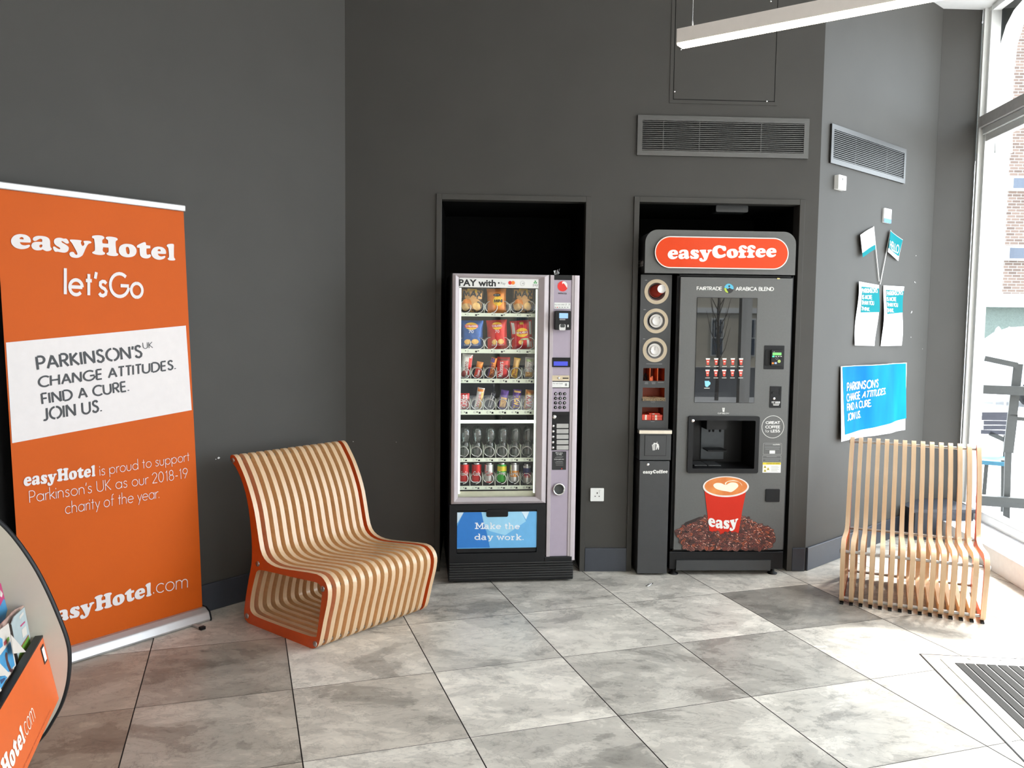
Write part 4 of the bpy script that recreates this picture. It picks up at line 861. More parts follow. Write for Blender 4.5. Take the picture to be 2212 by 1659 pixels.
for ri, (cv, ya, yb, xa, xb, div) in enumerate(ROWS):
    b = FV.box(*cv(xa, ya), *cv(xb, yb), y=PD)
    zt_ = b[3]
    tr = MB().box(b[0], b[1], PD+.002, .45, b[2]+.012, b[2]+.018, INT).build('tray', parent=vm)
    rl = MB().prism([[(b[0],b[2]),(b[1],b[2]),(b[1],b[3]),(b[0],b[3])]], PD, PD+.004, RAIL).build('price_rail', parent=tr, bevel=.001)
    mb = MB(); nn = NUMS[ri]; W = b[1]-b[0]; hh = b[3]-b[2]
    cen = CENT[ri]
    for q in range(6):
        x = FV.at(*cv(cen[q], ya), PD)[0]
        mb.box(x-.004 if q % 2 else x+.0, x+.006, PD-.0008, PD+.001, b[2]+hh*.45, b[2]+hh*.65, INK)
        if len(nn) == 6 or q % 2 == 0:
            put(mb, fitb(sans(nn[q if len(nn) == 6 else q//2]), (x-.022, x-.011, b[2]+hh*.25, b[2]+hh*.75)) if len(nn) == 6 else fitb(sans(nn[q//2]), (x+.012, x+.022, b[2]+hh*.25, b[2]+hh*.75)), PD-.0006, GREYI)
        if len(nn) == 6 or q % 2: mb.box(x+.010 if len(nn)==6 else x-.018, x+.021 if len(nn)==6 else x-.006, PD-.0006, PD+.001, b[2]+hh*.2, b[2]+hh*.6, SATIN)
    mb.build('price_marks', parent=tr)
    dh = (.045,.045,.052,.052,.06,.055)[ri]*1.25
    for qi, q in enumerate(div):
        if ri < 2 and qi % 2 and qi < 6: continue
        x = FV.at(*cv(q, ya), PD)[0]; MB().prism([[(PD+.004,b[3]),(.30,b[3]),(.30,b[3]+dh),(PD+.02,b[3]+dh)]], x-.0012, x+.0012, RAIL, M=Matrix(((0,1,0,0),(1,0,0,0),(0,0,1,0),(0,0,0,1)))).build('divider', parent=tr)
    for q in range(6):
        c = FV.at(*cv(cen[q], CY[ri]), PD+.01); r = RINGR[ri]/4.879*.00268 if cv is d1 else RINGR[ri]/4.147*.00268*.82
        pts = [(c[0]+r*sin(a), PD+.008+.035*a/(2*PI), c[1]-r*cos(a)*1.0) for a in [2*PI*t/28 for t in range(int(28*4.0))]]
        MB().tube(pts, .0022, 6, WIRE).build('spiral', parent=tr)
# kick plate inside the door under the cans
b = FV.box(*d2(190,748), *d2(912,808), y=.05); MB().box(b[0], b[1], .04, .05, b[2], b[3], mat('cream sill', S(190,190,165), .5)).build('lower_sill', parent=vm)
# delivery door
b = FV.box(*d2(128,868), *d2(968,1435)); fx = b
fb_ = FV.box(*d2(192,918), *d2(908,1300)); 
o = [(0,.05),(dx1,.05),(dx1,dz0-.002),(0,dz0-.002)]; MB().prism([o, [(fb_[0],fb_[2]),(fb_[1],fb_[2]),(fb_[1],fb_[3]),(fb_[0],fb_[3])]], -.012, .03, CAB).build('lower_panel', parent=vm, bevel=.003)
FLP = None
pb_ = FV.box(*d2(196,934), *d2(910,1257)); fl = MB().prism([rrect(fb_[0]+.003, fb_[1]-.003, fb_[2]+.004, fb_[3]-.003, .004)], -.006, .01, SATIN).build('flap', parent=vm, bevel=.002)
BA = mat('poster blue', S(40,120,200), .35, var=.03); BB = mat('poster pale blue', S(150,205,235), .35, var=.03); BC = mat('poster mid blue', S(105,175,225), .35, var=.03); BD = mat('poster white blue', S(205,225,240), .35)
mb = MB(); lx = lambda s: pb_[0]+(pb_[1]-pb_[0])*s; lzz = lambda t: pb_[2]+(pb_[3]-pb_[2])*t
mb.box(pb_[0], pb_[1], -.0075, -.006, pb_[2], pb_[3], BC)
for poly, m in (([(0,.02),(.41,.02),(.35,.55),(.3,1),(.08,1),(0,.62)], BA), ([(0,.7),(.08,1),(0,1)], BD), ([(.3,1),(.8,1),(.86,.73),(.6,.35),(.5,.3),(.34,.6)], BB), ([(.55,.02),(1,.02),(1,1),(.9,1),(.86,.73),(.6,.12)], BC), ([(.8,1),(.9,1),(.86,.78)], BD), ([(.41,.02),(.55,.02),(.8,.48),(.6,.35),(.37,.5)], BC), ([(.04,0.02),(.41,0.02),(.36,.5),(.2,.4)], BA)):
    mb.flat([[(lx(a), lzz(b_)) for a, b_ in poly]], -.0078-.00004*len(mb.f), m)
gp = FV.box(*d2(458,930), *d2(652,978)); mb.build('printed_poster', parent=fl)
MB().prism([rrect(gp[0], gp[1], gp[2], gp[3]+.012, .010)], -.0105, -.0085, GAP).build('grip_recess', parent=fl)
MB().prism([smooth_loop([(gp[0]-.004, gp[3]+.003),(gp[0]+.02, gp[3]+.014),(gp[1]-.02, gp[3]+.014),(gp[1]+.004, gp[3]+.003),(gp[1]-.015, gp[3]+.0),(gp[0]+.015, gp[3]+.0)], 4)], -.022, -.006, BLACK).build('grip_lip', parent=fl)
mb = MB(); LT = mat('pale blue lettering', S(225,232,240), .5)
vtx(MB(), strokes('Make the', .17, font=SL, sp=1.0), (356,1090), (760,1092), (356,1030), LT, -.0092, conv=d2).build('lettering', parent=fl); vtx(mb, strokes('day work.', .17, font=SL), (352,1200), (792,1202), (352,1130), LT, -.0092, conv=d2); mb.build('lettering', parent=fl)
# black base with louvres
mb = MB(); b = FV.box(*d2(112,1360), *d2(1230,1570)); X0, X1 = -.004, VW+.004
mb.box(X0, X1, -.016, DEP, .012, FV.at(*d2(600,1432))[1]); mb.box(dx1-.008, VW-.004, -.014, .03, FV.at(*d2(600,1432))[1], FV.at(*d2(1100,1330))[1])
mb.build('plinth', CAB, vm, bevel=.006)
mb = MB()
for q in range(7):
    z = .03+q*.0145; mb.box(X0+.004, X1-.004, -.0215, -.014, z, z+.006)
mb.build('plinth_louvres', mat('louvre black', (.022,.022,.022), .35), vm, bevel=.0015)
for x in (.05, VW-.05):
    for y in (.05, DEP-.06): MB().lathe([(.02,0),(.02,.008),(.01,.012),(.01,.02)], 12, BLACK, c=(x,y,0)).build('foot', parent=vm)
# control column
cz0 = FV.at(*d2(1000,1364))[1]
lx0 = FV.at(*d1(1250,400))[0]; lx1 = FV.at(*d1(1436,400))[0]; rx0 = FV.at(*d1(1440,400))[0]
col = MB().box(dx1+.006, lx0-.001, -.010, .03, cz0, VH-.004, LIL).box(lx0-.001, lx1+.001, -.004, .03, cz0+.02, VH-.03, LPAN).build('control_column', parent=vm, bevel=.002)
MB().prism([smooth_loop([(lx1+.001,.03,1),(lx1+.001,-.008,1),(lx1+.02,-.010),(px1-.03,-.012),(px1-.004,-.006),(px1,.005),(px1,.03,1)], 3)], cz0-.004, VH-.004, LIL, smooth=False, M=XZ).build('column_edge', parent=vm)
MB().box(lx0, lx1, -.006, .03, VH-.03, VH-.004, CAB).build('column_cap', parent=vm)
def cb(name, px, y0, y1, m, parent=None, r=.002, conv=d7, bev=0, lab=None):
    b = FV.box(*conv(px[0], px[1]), *conv(px[2], px[3])); return MB().prism([rrect(*b, r, 3)], y0, y1, m).build(name, parent=parent or col, bevel=bev), b
mb = MB(); c = FV.at(*d7(264,290)); mb.disc(c, .0298, REDI, y=-.0052)
k = .0298/82
mb.prism([smooth_loop([(c[0]+(x-264)*k, c[1]-(y-290)*k) for x, y in ((255,235),(262,218),(300,216),(335,250),(338,312),(325,300),(300,262),(270,240),(262,258))], 3)], -.0062, -.0053, LABEL)
vtx(mb, sans('selecta', .008), (193,416), (333,420), (193,382), INK, -.0052, conv=d7); mb.build('round_logo', parent=col)
s_, b = cb('card_notice', (128,556,392,656), -.0052, -.004, LABEL, r=.001)
mb = MB(); vtx(mb, sans('Pay with CARD'), (138,600), (298,602), (138,580), INK, -.0058, conv=d7)
for x in (322, 373): vtx(mb, sans('7', .01), (x-7,605), (x+9,605), (x-7,574), INK, -.0058, conv=d7)
for x, m in ((145,GREYI),(178,REDI),(215,GREYI),(258,GREYI),(300,GREYI),(347,GREYI)): b2 = FV.box(*d7(x-9,626), *d7(x+9,638)); mb.box(b2[0], b2[1], -.0058, -.005, b2[2], b2[3], m)
mb.build('print', parent=s_)
cr, b = cb('card_reader', (128,690,378,1000), -.045, -.004, BLACK, r=.006, bev=.003)
cb('screen', (190,728,332,812), -.0465, -.044, mat('reader screen', (.2,.35,.5), .3, emit=(.35,.62,.9), es=.8), cr)
cb('key_bar', (196,820,288,842), -.0462, -.044, GREYI, cr); cb('card_slot_plate', (190,905,292,1006), -.047, -.03, mat('reader silver', (.55,.55,.55), .35, .6), cr, r=.008); cb('slot_shadow', (205,905,280,960), -.0478, -.046, INT, cr, r=.006)
cb('contactless_mark', (322,915,342,955), -.0458, -.044, LABEL, cr); mb = MB(); 
ds, b = cb('display_housing', (92,1450,384,1605), -.012, -.004, SATIN, bev=.002)
cb('blue_screen', (115,1512,345,1582), -.0128, -.0118, mat('blue lcd', (.02,.03,.3), .3, emit=(.07,.10,.85), es=.8), ds)
cs, b = cb('coin_slot_plate', (1228,1224,1412,1280), -.010, -.004, mat('champagne metal', S(190,175,150), .35, .5), conv=d1, bev=.001)
c = FV.at(*d1(1297,1252)); MB().lathe([(.0001,-.006),(.0065,-.005),(.0075,0)], 20, CHROME, axis='y', c=(c[0],-.010,c[1])).build('reject_button', parent=cs); cb('coin_slot', (1340,1247,1402,1258), -.0108, -.009, GAP, cs, conv=d1)
s_, b = cb('cash_notice', (1228,1285,1415,1358), -.006, -.004, BLACK, conv=d1); cb('cash_notice_face', (1234,1292,1408,1350), -.0066, -.0055, LABEL, s_, conv=d1, r=.001)
mb = MB(); vtx(mb, sans('Pay with CASH'), (1242,1318), (1345,1320), (1242,1304), INK, -.0072); vtx(mb, sans('notes and coins accepted'), (1242,1340), (1330,1341), (1242,1333), GREYI, -.0072); b2 = FV.box(*d1(1366,1308), *d1(1388,1334)); mb.box(b2[0], b2[1], -.0072, -.006, b2[2], b2[3], GREYI); mb.build('print', parent=s_)
kp = '123456789CCE'
for q in range(12):
    x = 1270+47*(q%3)-1*(q//3); y = 1417+48*(q//3); c = FV.at(*d1(x, y))
    kk = MB().lathe([(.0001,-.005),(.0075,-.005),(.0092,-.003),(.0095,0)], 20, BLACK, axis='y', c=(c[0],-.004,c[1])).build('key', parent=col)
    MB_ = MB(); ch = '1234567890CC'[q]; put(MB_, fitb(sans(ch), (c[0]-.0028, c[0]+.0028, c[1]-.0045, c[1]+.0045)), -.0094, LABEL); MB_.build('digit', parent=kk)
s_, b = cb('coin_panel', (1036,38,1198,382), -.008, -.004, BLACK, conv=d2, bev=.001)
c = FV.at(*d2(1066,84)); MB().lathe([(.0001,-.004),(.0105,-.004),(.012,0)], 20, CHROME, axis='y', c=(c[0],-.008,c[1])).build('lock', parent=s_); cb('note_slot', (1106,70,1188,112), -.0095, -.0075, GAP, s_, conv=d2)
for q in range(5):
    y = 165+48.5*q; c = FV.at(*d2(1055-q*.7, y)); MB().lathe([(.0001,-.005),(.006,-.0045),(.008,-.001),(.008,0)], 18, CHROME, axis='y', c=(c[0],-.008,c[1])).build('button', parent=s_)
    cb('label_plate', (1086,y-20,1192,y+18), -.0095, -.0078, mat('grey label', S(170,168,165), .5), s_, conv=d2)
s_, b = cb('help_notice', (1046,394,1172,558), -.0052, -.004, INK, conv=d2)
mb = MB(); 
for tx, y, a, e, h in (("We're here", 414, 1078, 1142, 13), ('to help', 430, 1086, 1134, 13), ('01234 5678 910', 470, 1066, 1152, 9)): vtx(mb, sans(tx, .01), (a,y), (e,y), (a,y-h), LABEL, -.0058, conv=d2)
for y in (440,448,482,490,500,515): b2 = FV.box(*d2(1072+(y%7)*2,y-1.2), *d2(1146-(y%5)*3,y+1.2)); mb.box(b2[0], b2[1], -.0058, -.005, b2[2], b2[3], GREYI)
c = FV.at(*d2(1133,548)); mb.disc(c, .003, REDI, y=-.0058, n=14); mb.build('print', parent=s_)
c = FV.at(*d2(1106,730)); s_ = MB().lathe([(.026,.003),(.034,-.002),(.037,-.010),(.034,-.015),(.029,-.013),(.027,-.002)], 40, CHROME, axis='y', c=(c[0],-.004,c[1])).build('return_ring', parent=col)
MB().lathe([(.0001,.0),(.028,-.001)], 32, INT, axis='y', c=(c[0],-.0045,c[1])).build('return_cover', parent=s_)
# coil of clear film left on top
mb = MB()
for q in range(7):
    a = q*.9; mb.tube([(lx0+.03+.01*cos(a), .10, VH), (lx0+.03+.018*cos(a+.6), .09, VH+.015+.004*q), (lx0+.03+.006*cos(a), .1, VH+.028)], .0012, 5, CHROME)
mb.build('tangle_of_wire', fr=FV, base=(lx0+.03,.1,VH), label='tiny tangle of shiny wire on top of the snack vending machine', cat='wire')

# ------------------------------------------------------------------ the goods
BY = .125
def pillow(fr, name, cat, group, label, px, conv, m, tilt=0, bulge=.022, crimp=True, pinch=.06, depth=BY, art=(), nx=12, ny=16):
    b = fr.box(*conv(px[0], px[1]), *conv(px[2], px[3]), y=depth); cx, cz, w, h = (b[0]+b[1])/2, (b[2]+b[3])/2, b[1]-b[0], b[3]-b[2]
    t = thing(name, fr, (cx, depth, b[2]), label=label, cat=cat, group=group); ct, st = cos(rad(tilt)), sin(rad(tilt))
    def srf(s, q, o=0):   # s,q in 0..1 -> local point on the front
        u, v = 2*s-1, 2*q-1; k = (1-pinch*(1-abs(v)**3)) if True else 1
        X = u*w/2*k; Z = v*h/2; e = .92 if crimp else 1.0
        bl = bulge*max(0, 1-abs(u)**2.6)**.6*max(0, 1-(min(1, abs(v)/e))**4)**.6+.001*sin(s*21+q*9)
        return (cx+X*ct+Z*st, depth-bl-o, cz-X*st+Z*ct)
    vs = [srf(i/nx, j/ny) for j in range(ny+1) for i in range(nx+1)]; n = len(vs)
    vs += [(p[0], 2*depth-p[1]+.002, p[2]) for p in vs]
    f = [(j*(nx+1)+i, j*(nx+1)+i+1, (j+1)*(nx+1)+i+1, (j+1)*(nx+1)+i) for j in range(ny) for i in range(nx)]
    rim = [i for i in range(nx+1)]+[(j+1)*(nx+1)-1 for j in range(1, ny+1)]+[ny*(nx+1)+i for i in range(nx-1, -1, -1)]+[j*(nx+1) for j in range(ny-1, 0, -1)]
    mb = MB(); mb.add(vs, f+[tuple(n+k for k in q[::-1]) for q in f], m, True); mb.add(vs, [(rim[k], rim[(k+1)%len(rim)], n+rim[(k+1)%len(rim)], n+rim[k]) for k in range(len(rim))], m)
    mb.build('packet', parent=t)
    ms = MB(); ml = MB()
    for a in art:
        kind, mm = a[0], a[1]; o = .0008+.0003*(len(ms.sm) > 0)+.0002*art.index(a)
        if kind == 'q':    # quad region s0,q0,s1,q1 subdivided
            s0, q0, s1, q1 = a[2:6]; N = 6
            ms.add([srf(s0+(s1-s0)*i/N, q0+(q1-q0)*j/N, o) for j in range(N+1) for i in range(N+1)], [(j*(N+1)+i, j*(N+1)+i+1, (j+1)*(N+1)+i+1, (j+1)*(N+1)+i) for j in range(N) for i in range(N)], mm, True)
        elif kind == 'd':  # disc
            s0, q0, rs, rq = a[2:6]; vs = [srf(s0, q0, o)]; K = 20
            for r in (.5, 1): vs += [srf(s0+rs*r*cos(2*PI*k/K), q0+rq*r*sin(2*PI*k/K), o) for k in range(K)]
            ms.add(vs, [(0, 1+k, 1+(k+1)%K) for k in range(K)]+[(1+k, 1+K+k, 1+K+(k+1)%K, 1+(k+1)%K) for k in range(K)], mm, True)
        elif kind == 't':  # text s0,q0,s1,q1 (rotated 90 if a[7])
            T, s0, q0, s1, q1 = a[2:7]; v, ff = fitb(T, (0,1,0,1))
            rot = len(a) > 7
            ml.add([srf(s0+(s1-s0)*((1-y) if rot else x), q0+(q1-q0)*(x if rot else y), o+.0006+(e[0] if e else 0)) for x, y, *e in v], ff, mm)
    if ms.f: ms.build('printed_art', parent=t)
    if ml.f: ml.build('lettering', parent=t)
    return t
def foil(n, c, m=.35): return mat('foil '+n, c, .3, m, var=.10, scale=45, bump=.3)
Fd, Fo, Ft = foil('dark brown', (.035,.022,.012)), foil('orange', (.72,.22,.02)), foil('tan', (.50,.26,.08)); Fb, Fr_, Fy, Fw, Fk = foil('blue', (.02,.09,.30)), foil('red', (.58,.02,.015)), foil('yellow', (.75,.45,.03)), foil('white', (.7,.68,.64)), foil('black', (.015,.015,.02))
Fp, Fg, Fm = foil('purple', (.09,.03,.22)), foil('gold', (.70,.42,.12)), foil('maroon', (.22,.03,.02)); Fgn = foil('pale green', (.45,.55,.30))
gb = 'crisp packets on the upper two shelves'
max_ = lambda: [('q', Ft, .06, .56, .94, .90), ('q', Fy, .32, .90, .68, .985), ('d', Ft, .5, .30, .46, .30), ('d', Fo, .3, .34, .2, .2), ('d', Fg, .25, .2, .16, .15), ('d', Fg, .72, .26, .17, .15), ('q', Fy, .28, .80, .36, .93), ('q', Fy, .62, .80, .70, .93), ('t', INK, strokes('MAX', .24), .08, .62, .92, .86)]
pillow(FV, 'crisp_packet', 'crisps', gb, 'dark and tan crisp packet with bold black capitals, left end of the top shelf', (258,298,510,560), d1, Fd, 3, art=max_())
pillow(FV, 'crisp_packet', 'crisps', gb, 'plain orange snack packet with a yellow disc, middle of the top shelf', (545,310,752,572), d1, Fo, -2, art=[('d', Fy, .54, .5, .26, .20), ('d', INK, .5, .74, .2, .06), ('t', INK, strokes('MINI', .24), .33, .43, .80, .57), ('t', LABEL, sans('JACOBS'), .38, .72, .62, .76)])
pillow(FV, 'crisp_packet', 'crisps', gb, 'dark and tan crisp packet with bold black capitals, right end of the top shelf', (806,298,1040,560), d1, Fd, 2, art=max_())
def walk(bot): return [('d', Fy, .5, .80, .27, .13), ('q', Fr_, .22, .75, .78, .85), ('t', LABEL, strokes('WALKERS', .2), .24, .76, .76, .84), ('t', LABEL, sans('70'), .38, .56, .60, .66), ('q', bot, .1, .515, .9, .525), ('d', Fg, .34, .25, .14, .09), ('d', Fg, .66, .26, .16, .09), ('t', LABEL, sans('Cheese & Onion' if bot is Fb else 'Ready Salted'), .2, .12, .8, .17)]
pillow(FV, 'crisp_packet', 'crisps', gb, 'blue crisp packet with a red and yellow badge, left end of the second shelf', (250,645,508,945), d1, Fb, 0, art=walk(Fb))
pillow(FV, 'crisp_packet', 'crisps', gb, 'all red crisp packet with a red and yellow badge, middle of the second shelf', (544,640,762,948), d1, Fr_, -3, art=walk(Fr_))
pillow(FV, 'crisp_packet', 'crisps', gb, 'red crisp packet striped with pale rays, right end of the second shelf', (796,645,1028,948), d1, Fr_, -5, art=[('q', Fw, .04, .55, .18, .95), ('q', Fw, .86, .50, .96, .97), ('q', Fy, .42, .86, .6, .97), ('d', Fy, .5, .58, .3, .16), ('q', Fr_, .2, .53, .8, .63), ('t', LABEL, strokes('WALKERS', .2), .22, .54, .78, .62), ('q', Fw, .70, .04, .82, .32), ('q', Fw, .86, .04, .92, .25), ('d', Fg, .42, .25, .12, .08), ('d', Fgn, .6, .35, .2, .03)])
gs = 'chocolate bars on the third and fourth shelves'
bar_ = lambda label, px, m, tilt, art, b=.011, p=.0: pillow(FV, 'snack_bar', 'chocolate bar', gs, label, px, d1, m, tilt, b, pinch=p, art=art, nx=8, ny=14)
bar_('white bar with a red side and small lettering, left end of the third shelf', (276,1000,384,1256), Fw, 6, [('q', Fr_, .66, .02, .98, .98), ('d', Fm, .3, .18, .22, .14), ('t', Fm, sans('bueno', .01), .22, .3, .6, .7, 1)])
bar_('small orange-red bar seen through its coil, second on the third shelf', (424,1078,492,1250), Fo, 12, [('q', Fr_, .05, .0, .95, .55), ('t', LABEL, sans('Reese', .01), .25, .08, .75, .5, 1)])
bar_('purple and orange bar leaning right, third on the third shelf', (572,1035,636,1250), Fo, 12, [('q', Fp, .02, .75, .6, .98), ('q', Fp, .02, .02, .2, .7), ('t', Fm, sans('BOOST', .02), .3, .08, .8, .72, 1)])
bar_('wide red pouch with white script, fourth on the third shelf', (650,1030,786,1256), Fr_, 2, [('d', Fm, .7, .55, .16, .1), ('t', LABEL, sans('Maltesers', .01), .10, .06, .46, .78, 1), ('q', Fm, .05, .84, .95, .9)], b=.018)
bar_('yellow bar with a thin neck, fifth on the third shelf', (812,1038,884,1252), Fy, 10, [('q', Fg, .05, .55, .95, .98), ('t', Fm, sans('Flake', .02), .25, .1, .75, .5, 1)], p=.15)
bar_('cream and gold bar with dark script, right end of the third shelf', (944,1035,1036,1254), Fw, 3, [('q', Fg, .1, .03, .9, .3), ('q', Fgn, .1, .8, .9, .96), ('t', Fm, sans('Galaxy'), .25, .2, .7, .8, 1)])
bar_('squat red bar with white lettering, left end of the fourth shelf', (248,1412,360,1580), Fr_, 0, [('t', LABEL, sans('KitKat', .015), .2, .08, .8, .92, 1)])
bar_('cream and pink bar with a bright orange twist top, second on the fourth shelf', (428,1352,504,1584), Fw, 10, [('q', Fo, .05, .82, .98, .99), ('q', Fg, .6, .02, .95, .8), ('t', Fr_, sans('Wispa'), .2, .1, .7, .7, 1)])
bar_('dark wrapped bar leaning right, third on the fourth shelf', (572,1402,622,1580), Fk, 14, [('q', Fw, .04, .05, .16, .95), ('t', LABEL, sans('Bounty'), .3, .1, .8, .8, 1)])
bar_('gold bar in a dull purple wrapper, fourth on the fourth shelf', (680,1378,762,1582), Fp, 10, [('q', Fg, .12, .04, .88, .62), ('t', Fm, sans('Double'), .25, .08, .7, .56, 1)])
bar_('vivid purple bar with yellow capitals, fifth on the fourth shelf', (814,1374,900,1584), Fp, 6, [('t', Fy, sans('TWIRL', .04), .2, .06, .85, .72, 1), ('q', Fg, .1, .86, .9, .97)])
bar_('gold bar with red capitals, right end of the fourth shelf', (944,1376,1034,1586), Fg, 5, [('q', Fw, .12, .04, .88, .74), ('t', Fr_, sans('TWIX', .04), .18, .06, .84, .72, 1), ('q', Fo, .1, .82, .95, .98)])
# bottles
PET = glass('clear bottle plastic', .12, (.80,.86,.84)); WAT = mat('grey label film', (.10,.11,.11), .3)
names6 = ['first', 'second', 'third', 'fourth', 'fifth', 'sixth']
bs = None
for q, cxp in enumerate((265,372,490,604,715,828)):
    b = FV.box(*d2(cxp-46,165), *d2(cxp+46,450), y=BY+.035); r = (b[1]-b[0])/2*1.08; h = b[3]-b[2]; c = ((b[0]+b[1])/2+.004, BY+.035, b[2])
    t = thing('plastic_bottle', FV, c, label='clear pinched-waist plastic bottle, %s from the left on the fifth shelf' % names6[q], cat='bottle', group='bottles on the fifth shelf')
    prof = [(.0001,.0),(.60,.0),(.95,.03),(1,.10),(1,.30),(.94,.38),(.72,.44),(.68,.48),(.82,.54),(.95,.62),(1,.72),(.98,.84),(.84,.93),(.5,.985),(.0001,1)]
    MB().lathe([(a*r, b_*h) for a, b_ in prof], 24, PET, c=c).build('body', parent=t)
    MB().lathe([(.975*r, .14*h),(.99*r,.30*h)], 24, WAT, c=c).build('label_band', parent=t)
    MB().lathe([(.0001,.52*h),(.38*r,.50*h),(.5*r,.42*h),(.5*r,.36*h)], 18, mat('dark bottle cap', (.03,.03,.035), .3), c=c).build('cap', parent=t)
# cans
CANT = mat('can aluminium', (.7,.7,.7), .25, .95); CR = mat('can red', (.55,.012,.012), .3, .5); CSV = mat('can silver', (.62,.62,.62), .3, .8); CG = mat('can green', (.05,.42,.05), .3, .4); COo = mat('can orange', (.75,.30,.05), .3, .4); CB = mat('can navy', (.015,.02,.12), .3, .5); CYl = mat('can yellow', (.75,.6,.03), .3, .3)
cans = [(262,CR,'red cola can, left end of the bottom shelf',CSV,'Coca-Cola',LABEL),(370,CR,'red cola can with a white swirl, second on the bottom shelf',CSV,'Cola',LABEL),(482,CSV,'silver cola can with red script, third on the bottom shelf',CR,'Coke',CR),(597,CG,'green and yellow drink can, fourth on the bottom shelf',CYl,'Tango',LABEL),(708,CSV,'silver can with an orange panel, fifth on the bottom shelf',COo,'Irn',LABEL),(822,CSV,'slimmer silver and dark blue can, right end of the bottom shelf',CB,'Red Bull',REDI)]
for q, (cxp, m, lab, m2, txt, tm) in enumerate(cans):
    slim = q == 5; b = FV.box(*d2(cxp-(38 if slim else 43), 500 if slim else 490), *d2(cxp+(38 if slim else 43), 690 if slim else 668), y=BY+.02)
    r = (b[1]-b[0])/2; h = b[3]-b[2]; c = ((b[0]+b[1])/2, BY+.02+.0, b[2])
    t = thing('drink_can', FV, c, label=lab, cat='can', group='drink cans on the bottom shelf')
    MB().lathe([(.0001,.006),(.75*r,.0),(.98*r,.05*h),(r,.09*h),(r,.86*h),(.97*r,.90*h)], 28, m, c=c).build('body', parent=t)
    MB().lathe([(.97*r,.90*h),(.82*r,.965*h),(.84*r,.99*h),(.78*r,.99*h),(.76*r,.965*h),(.0001,.965*h)], 28, CANT, c=c).build('top', parent=t)
    cyl = lambda x, z, r=r, c=c: -(max(0, (r+.0006)**2-(x-c[0])**2))**.5
    mb = MB(); z0_, z1_ = ((.45,.8) if q == 5 else (.58,.82) if q == 3 else (.3,.6) if q == 4 else (.02,.06))
    N = 10; xs = [c[0]-r*.96+r*1.92*i/N for i in range(N+1)]
    mb.add([(x, c[1]+cyl(x,0), c[2]+h*zz) for zz in (z0_, z1_) for x in xs], [(i, i+1, N+2+i, N+1+i) for i in range(N)], m2, True)
    T = sans(txt, .008); mb2 = MB(); v, f = fitb(T, (c[0]-r*.72, c[0]+r*.72, c[2]+h*.36, c[2]+h*.58))
    mb2.add([(x, c[1]+cyl(x, z)-.0008, z) for x, z in v], f, tm); mb.build('printed_panel', parent=t); mb2.build('lettering', parent=t)

# ------------------------------------------------------------------ coffee machine
FQ = Fr((0, 4.955), 0)
def e3(x, y): return (1350+x/4.046, 420+y/4.046)
def e4(x, y): return (1350+x/3.858, 830+y/3.858)
def e5(x, y): return (1370+x/9.76, 590+y/9.76)
def e6(x, y): return (1370+x/9.22, 760+y/9.22)
def e7(x, y): return (1640+x/9.76, 730+y/9.76)
GY = mat('anthracite panel', (.10,.10,.098), .42, .25, var=.04, scale=90); GYD = mat('anthracite dark', (.045,.046,.048), .4, .2, var=.04)
WI = mat('white ink', (.74,.73,.70), .5, var=.01); SG = mat('sign orange', (.62,.045,.004), .3, var=.02, emit=(.95,.08,.008), es=.2, coat=.12, spec=.2); SB = mat('sign white', (.85,.78,.72), .2, emit=(1,.85,.75), es=.15)
cm = thing('coffee_machine', FQ, (1.55, .4, 0), label='tall dark grey coffee vending machine with an orange lit sign in the right niche', cat='coffee machine')
qx0 = FQ.at(*e4(405,1378))[0]; qx1 = FQ.at(*e4(1318,1378))[0]-.002; qz0 = FQ.at(*e4(860,1378))[1]; qz1 = FQ.at(*e3(960,728))[1]
cx0 = FQ.at(*e4(383,1385))[0]; cx1 = FQ.at(*e4(1338,1385))[0]; cz0 = FQ.at(*e4(860,1402))[1]; cz1 = FQ.at(*e3(960,700))[1]
D4 = .74
bayo = FQ.box(*e4(520,264), *e4(1110,738)); bay = FQ.box(*e4(562,300), *e4(1076,700))
mb = MB(); mb.box(cx0, cx0+.02, .03, D4, cz0, cz1).box(cx1-.02, cx1, .03, D4, cz0, cz1).box(cx0, cx1, .03, D4, cz1-.015, cz1).box(cx0, cx1, .03, D4, cz0, cz0+.02).box(cx0, cx1, D4-.02, D4, cz0, cz1)
mb.build('cabinet', CAB, cm, bevel=.003)
mb = MB(); o = [(qx0,qz0),(qx1,qz0),(qx1,qz1),(qx0,qz1)]; h = [(bay[0]-.004,bay[2]-.004),(bay[1]+.004,bay[2]-.004),(bay[1]+.004,bay[3]+.004),(bay[0]-.004,bay[3]+.004)]
door = mb.prism([o, h], 0, .03, GY).build('door', parent=cm, bevel=.003)
c = FQ.at(*e3(1340,736)); MB().box(c[0]-.008, c[0]+.008, -.004, 0, c[1]-.003, c[1]+.003, mat('brass catch', (.6,.45,.2), .3, 1)).build('catch', parent=door)
def q(name, px, y0, y1, m, parent=None, conv=e4, r=.002, bev=0, fr=FQ, d=0):
    b = fr.box(*conv(px[0], px[1]), *conv(px[2], px[3]), y=d); return MB().prism([rrect(*b, r, 4)], y0, y1, m).build(name, parent=parent or door, bevel=bev), b
def qt(mb, T, bl, br, tl, m=WI, y=-.0012, conv=e4): return pxt(mb, FQ, T, y, m, conv(*bl), conv(*br), conv(*tl))
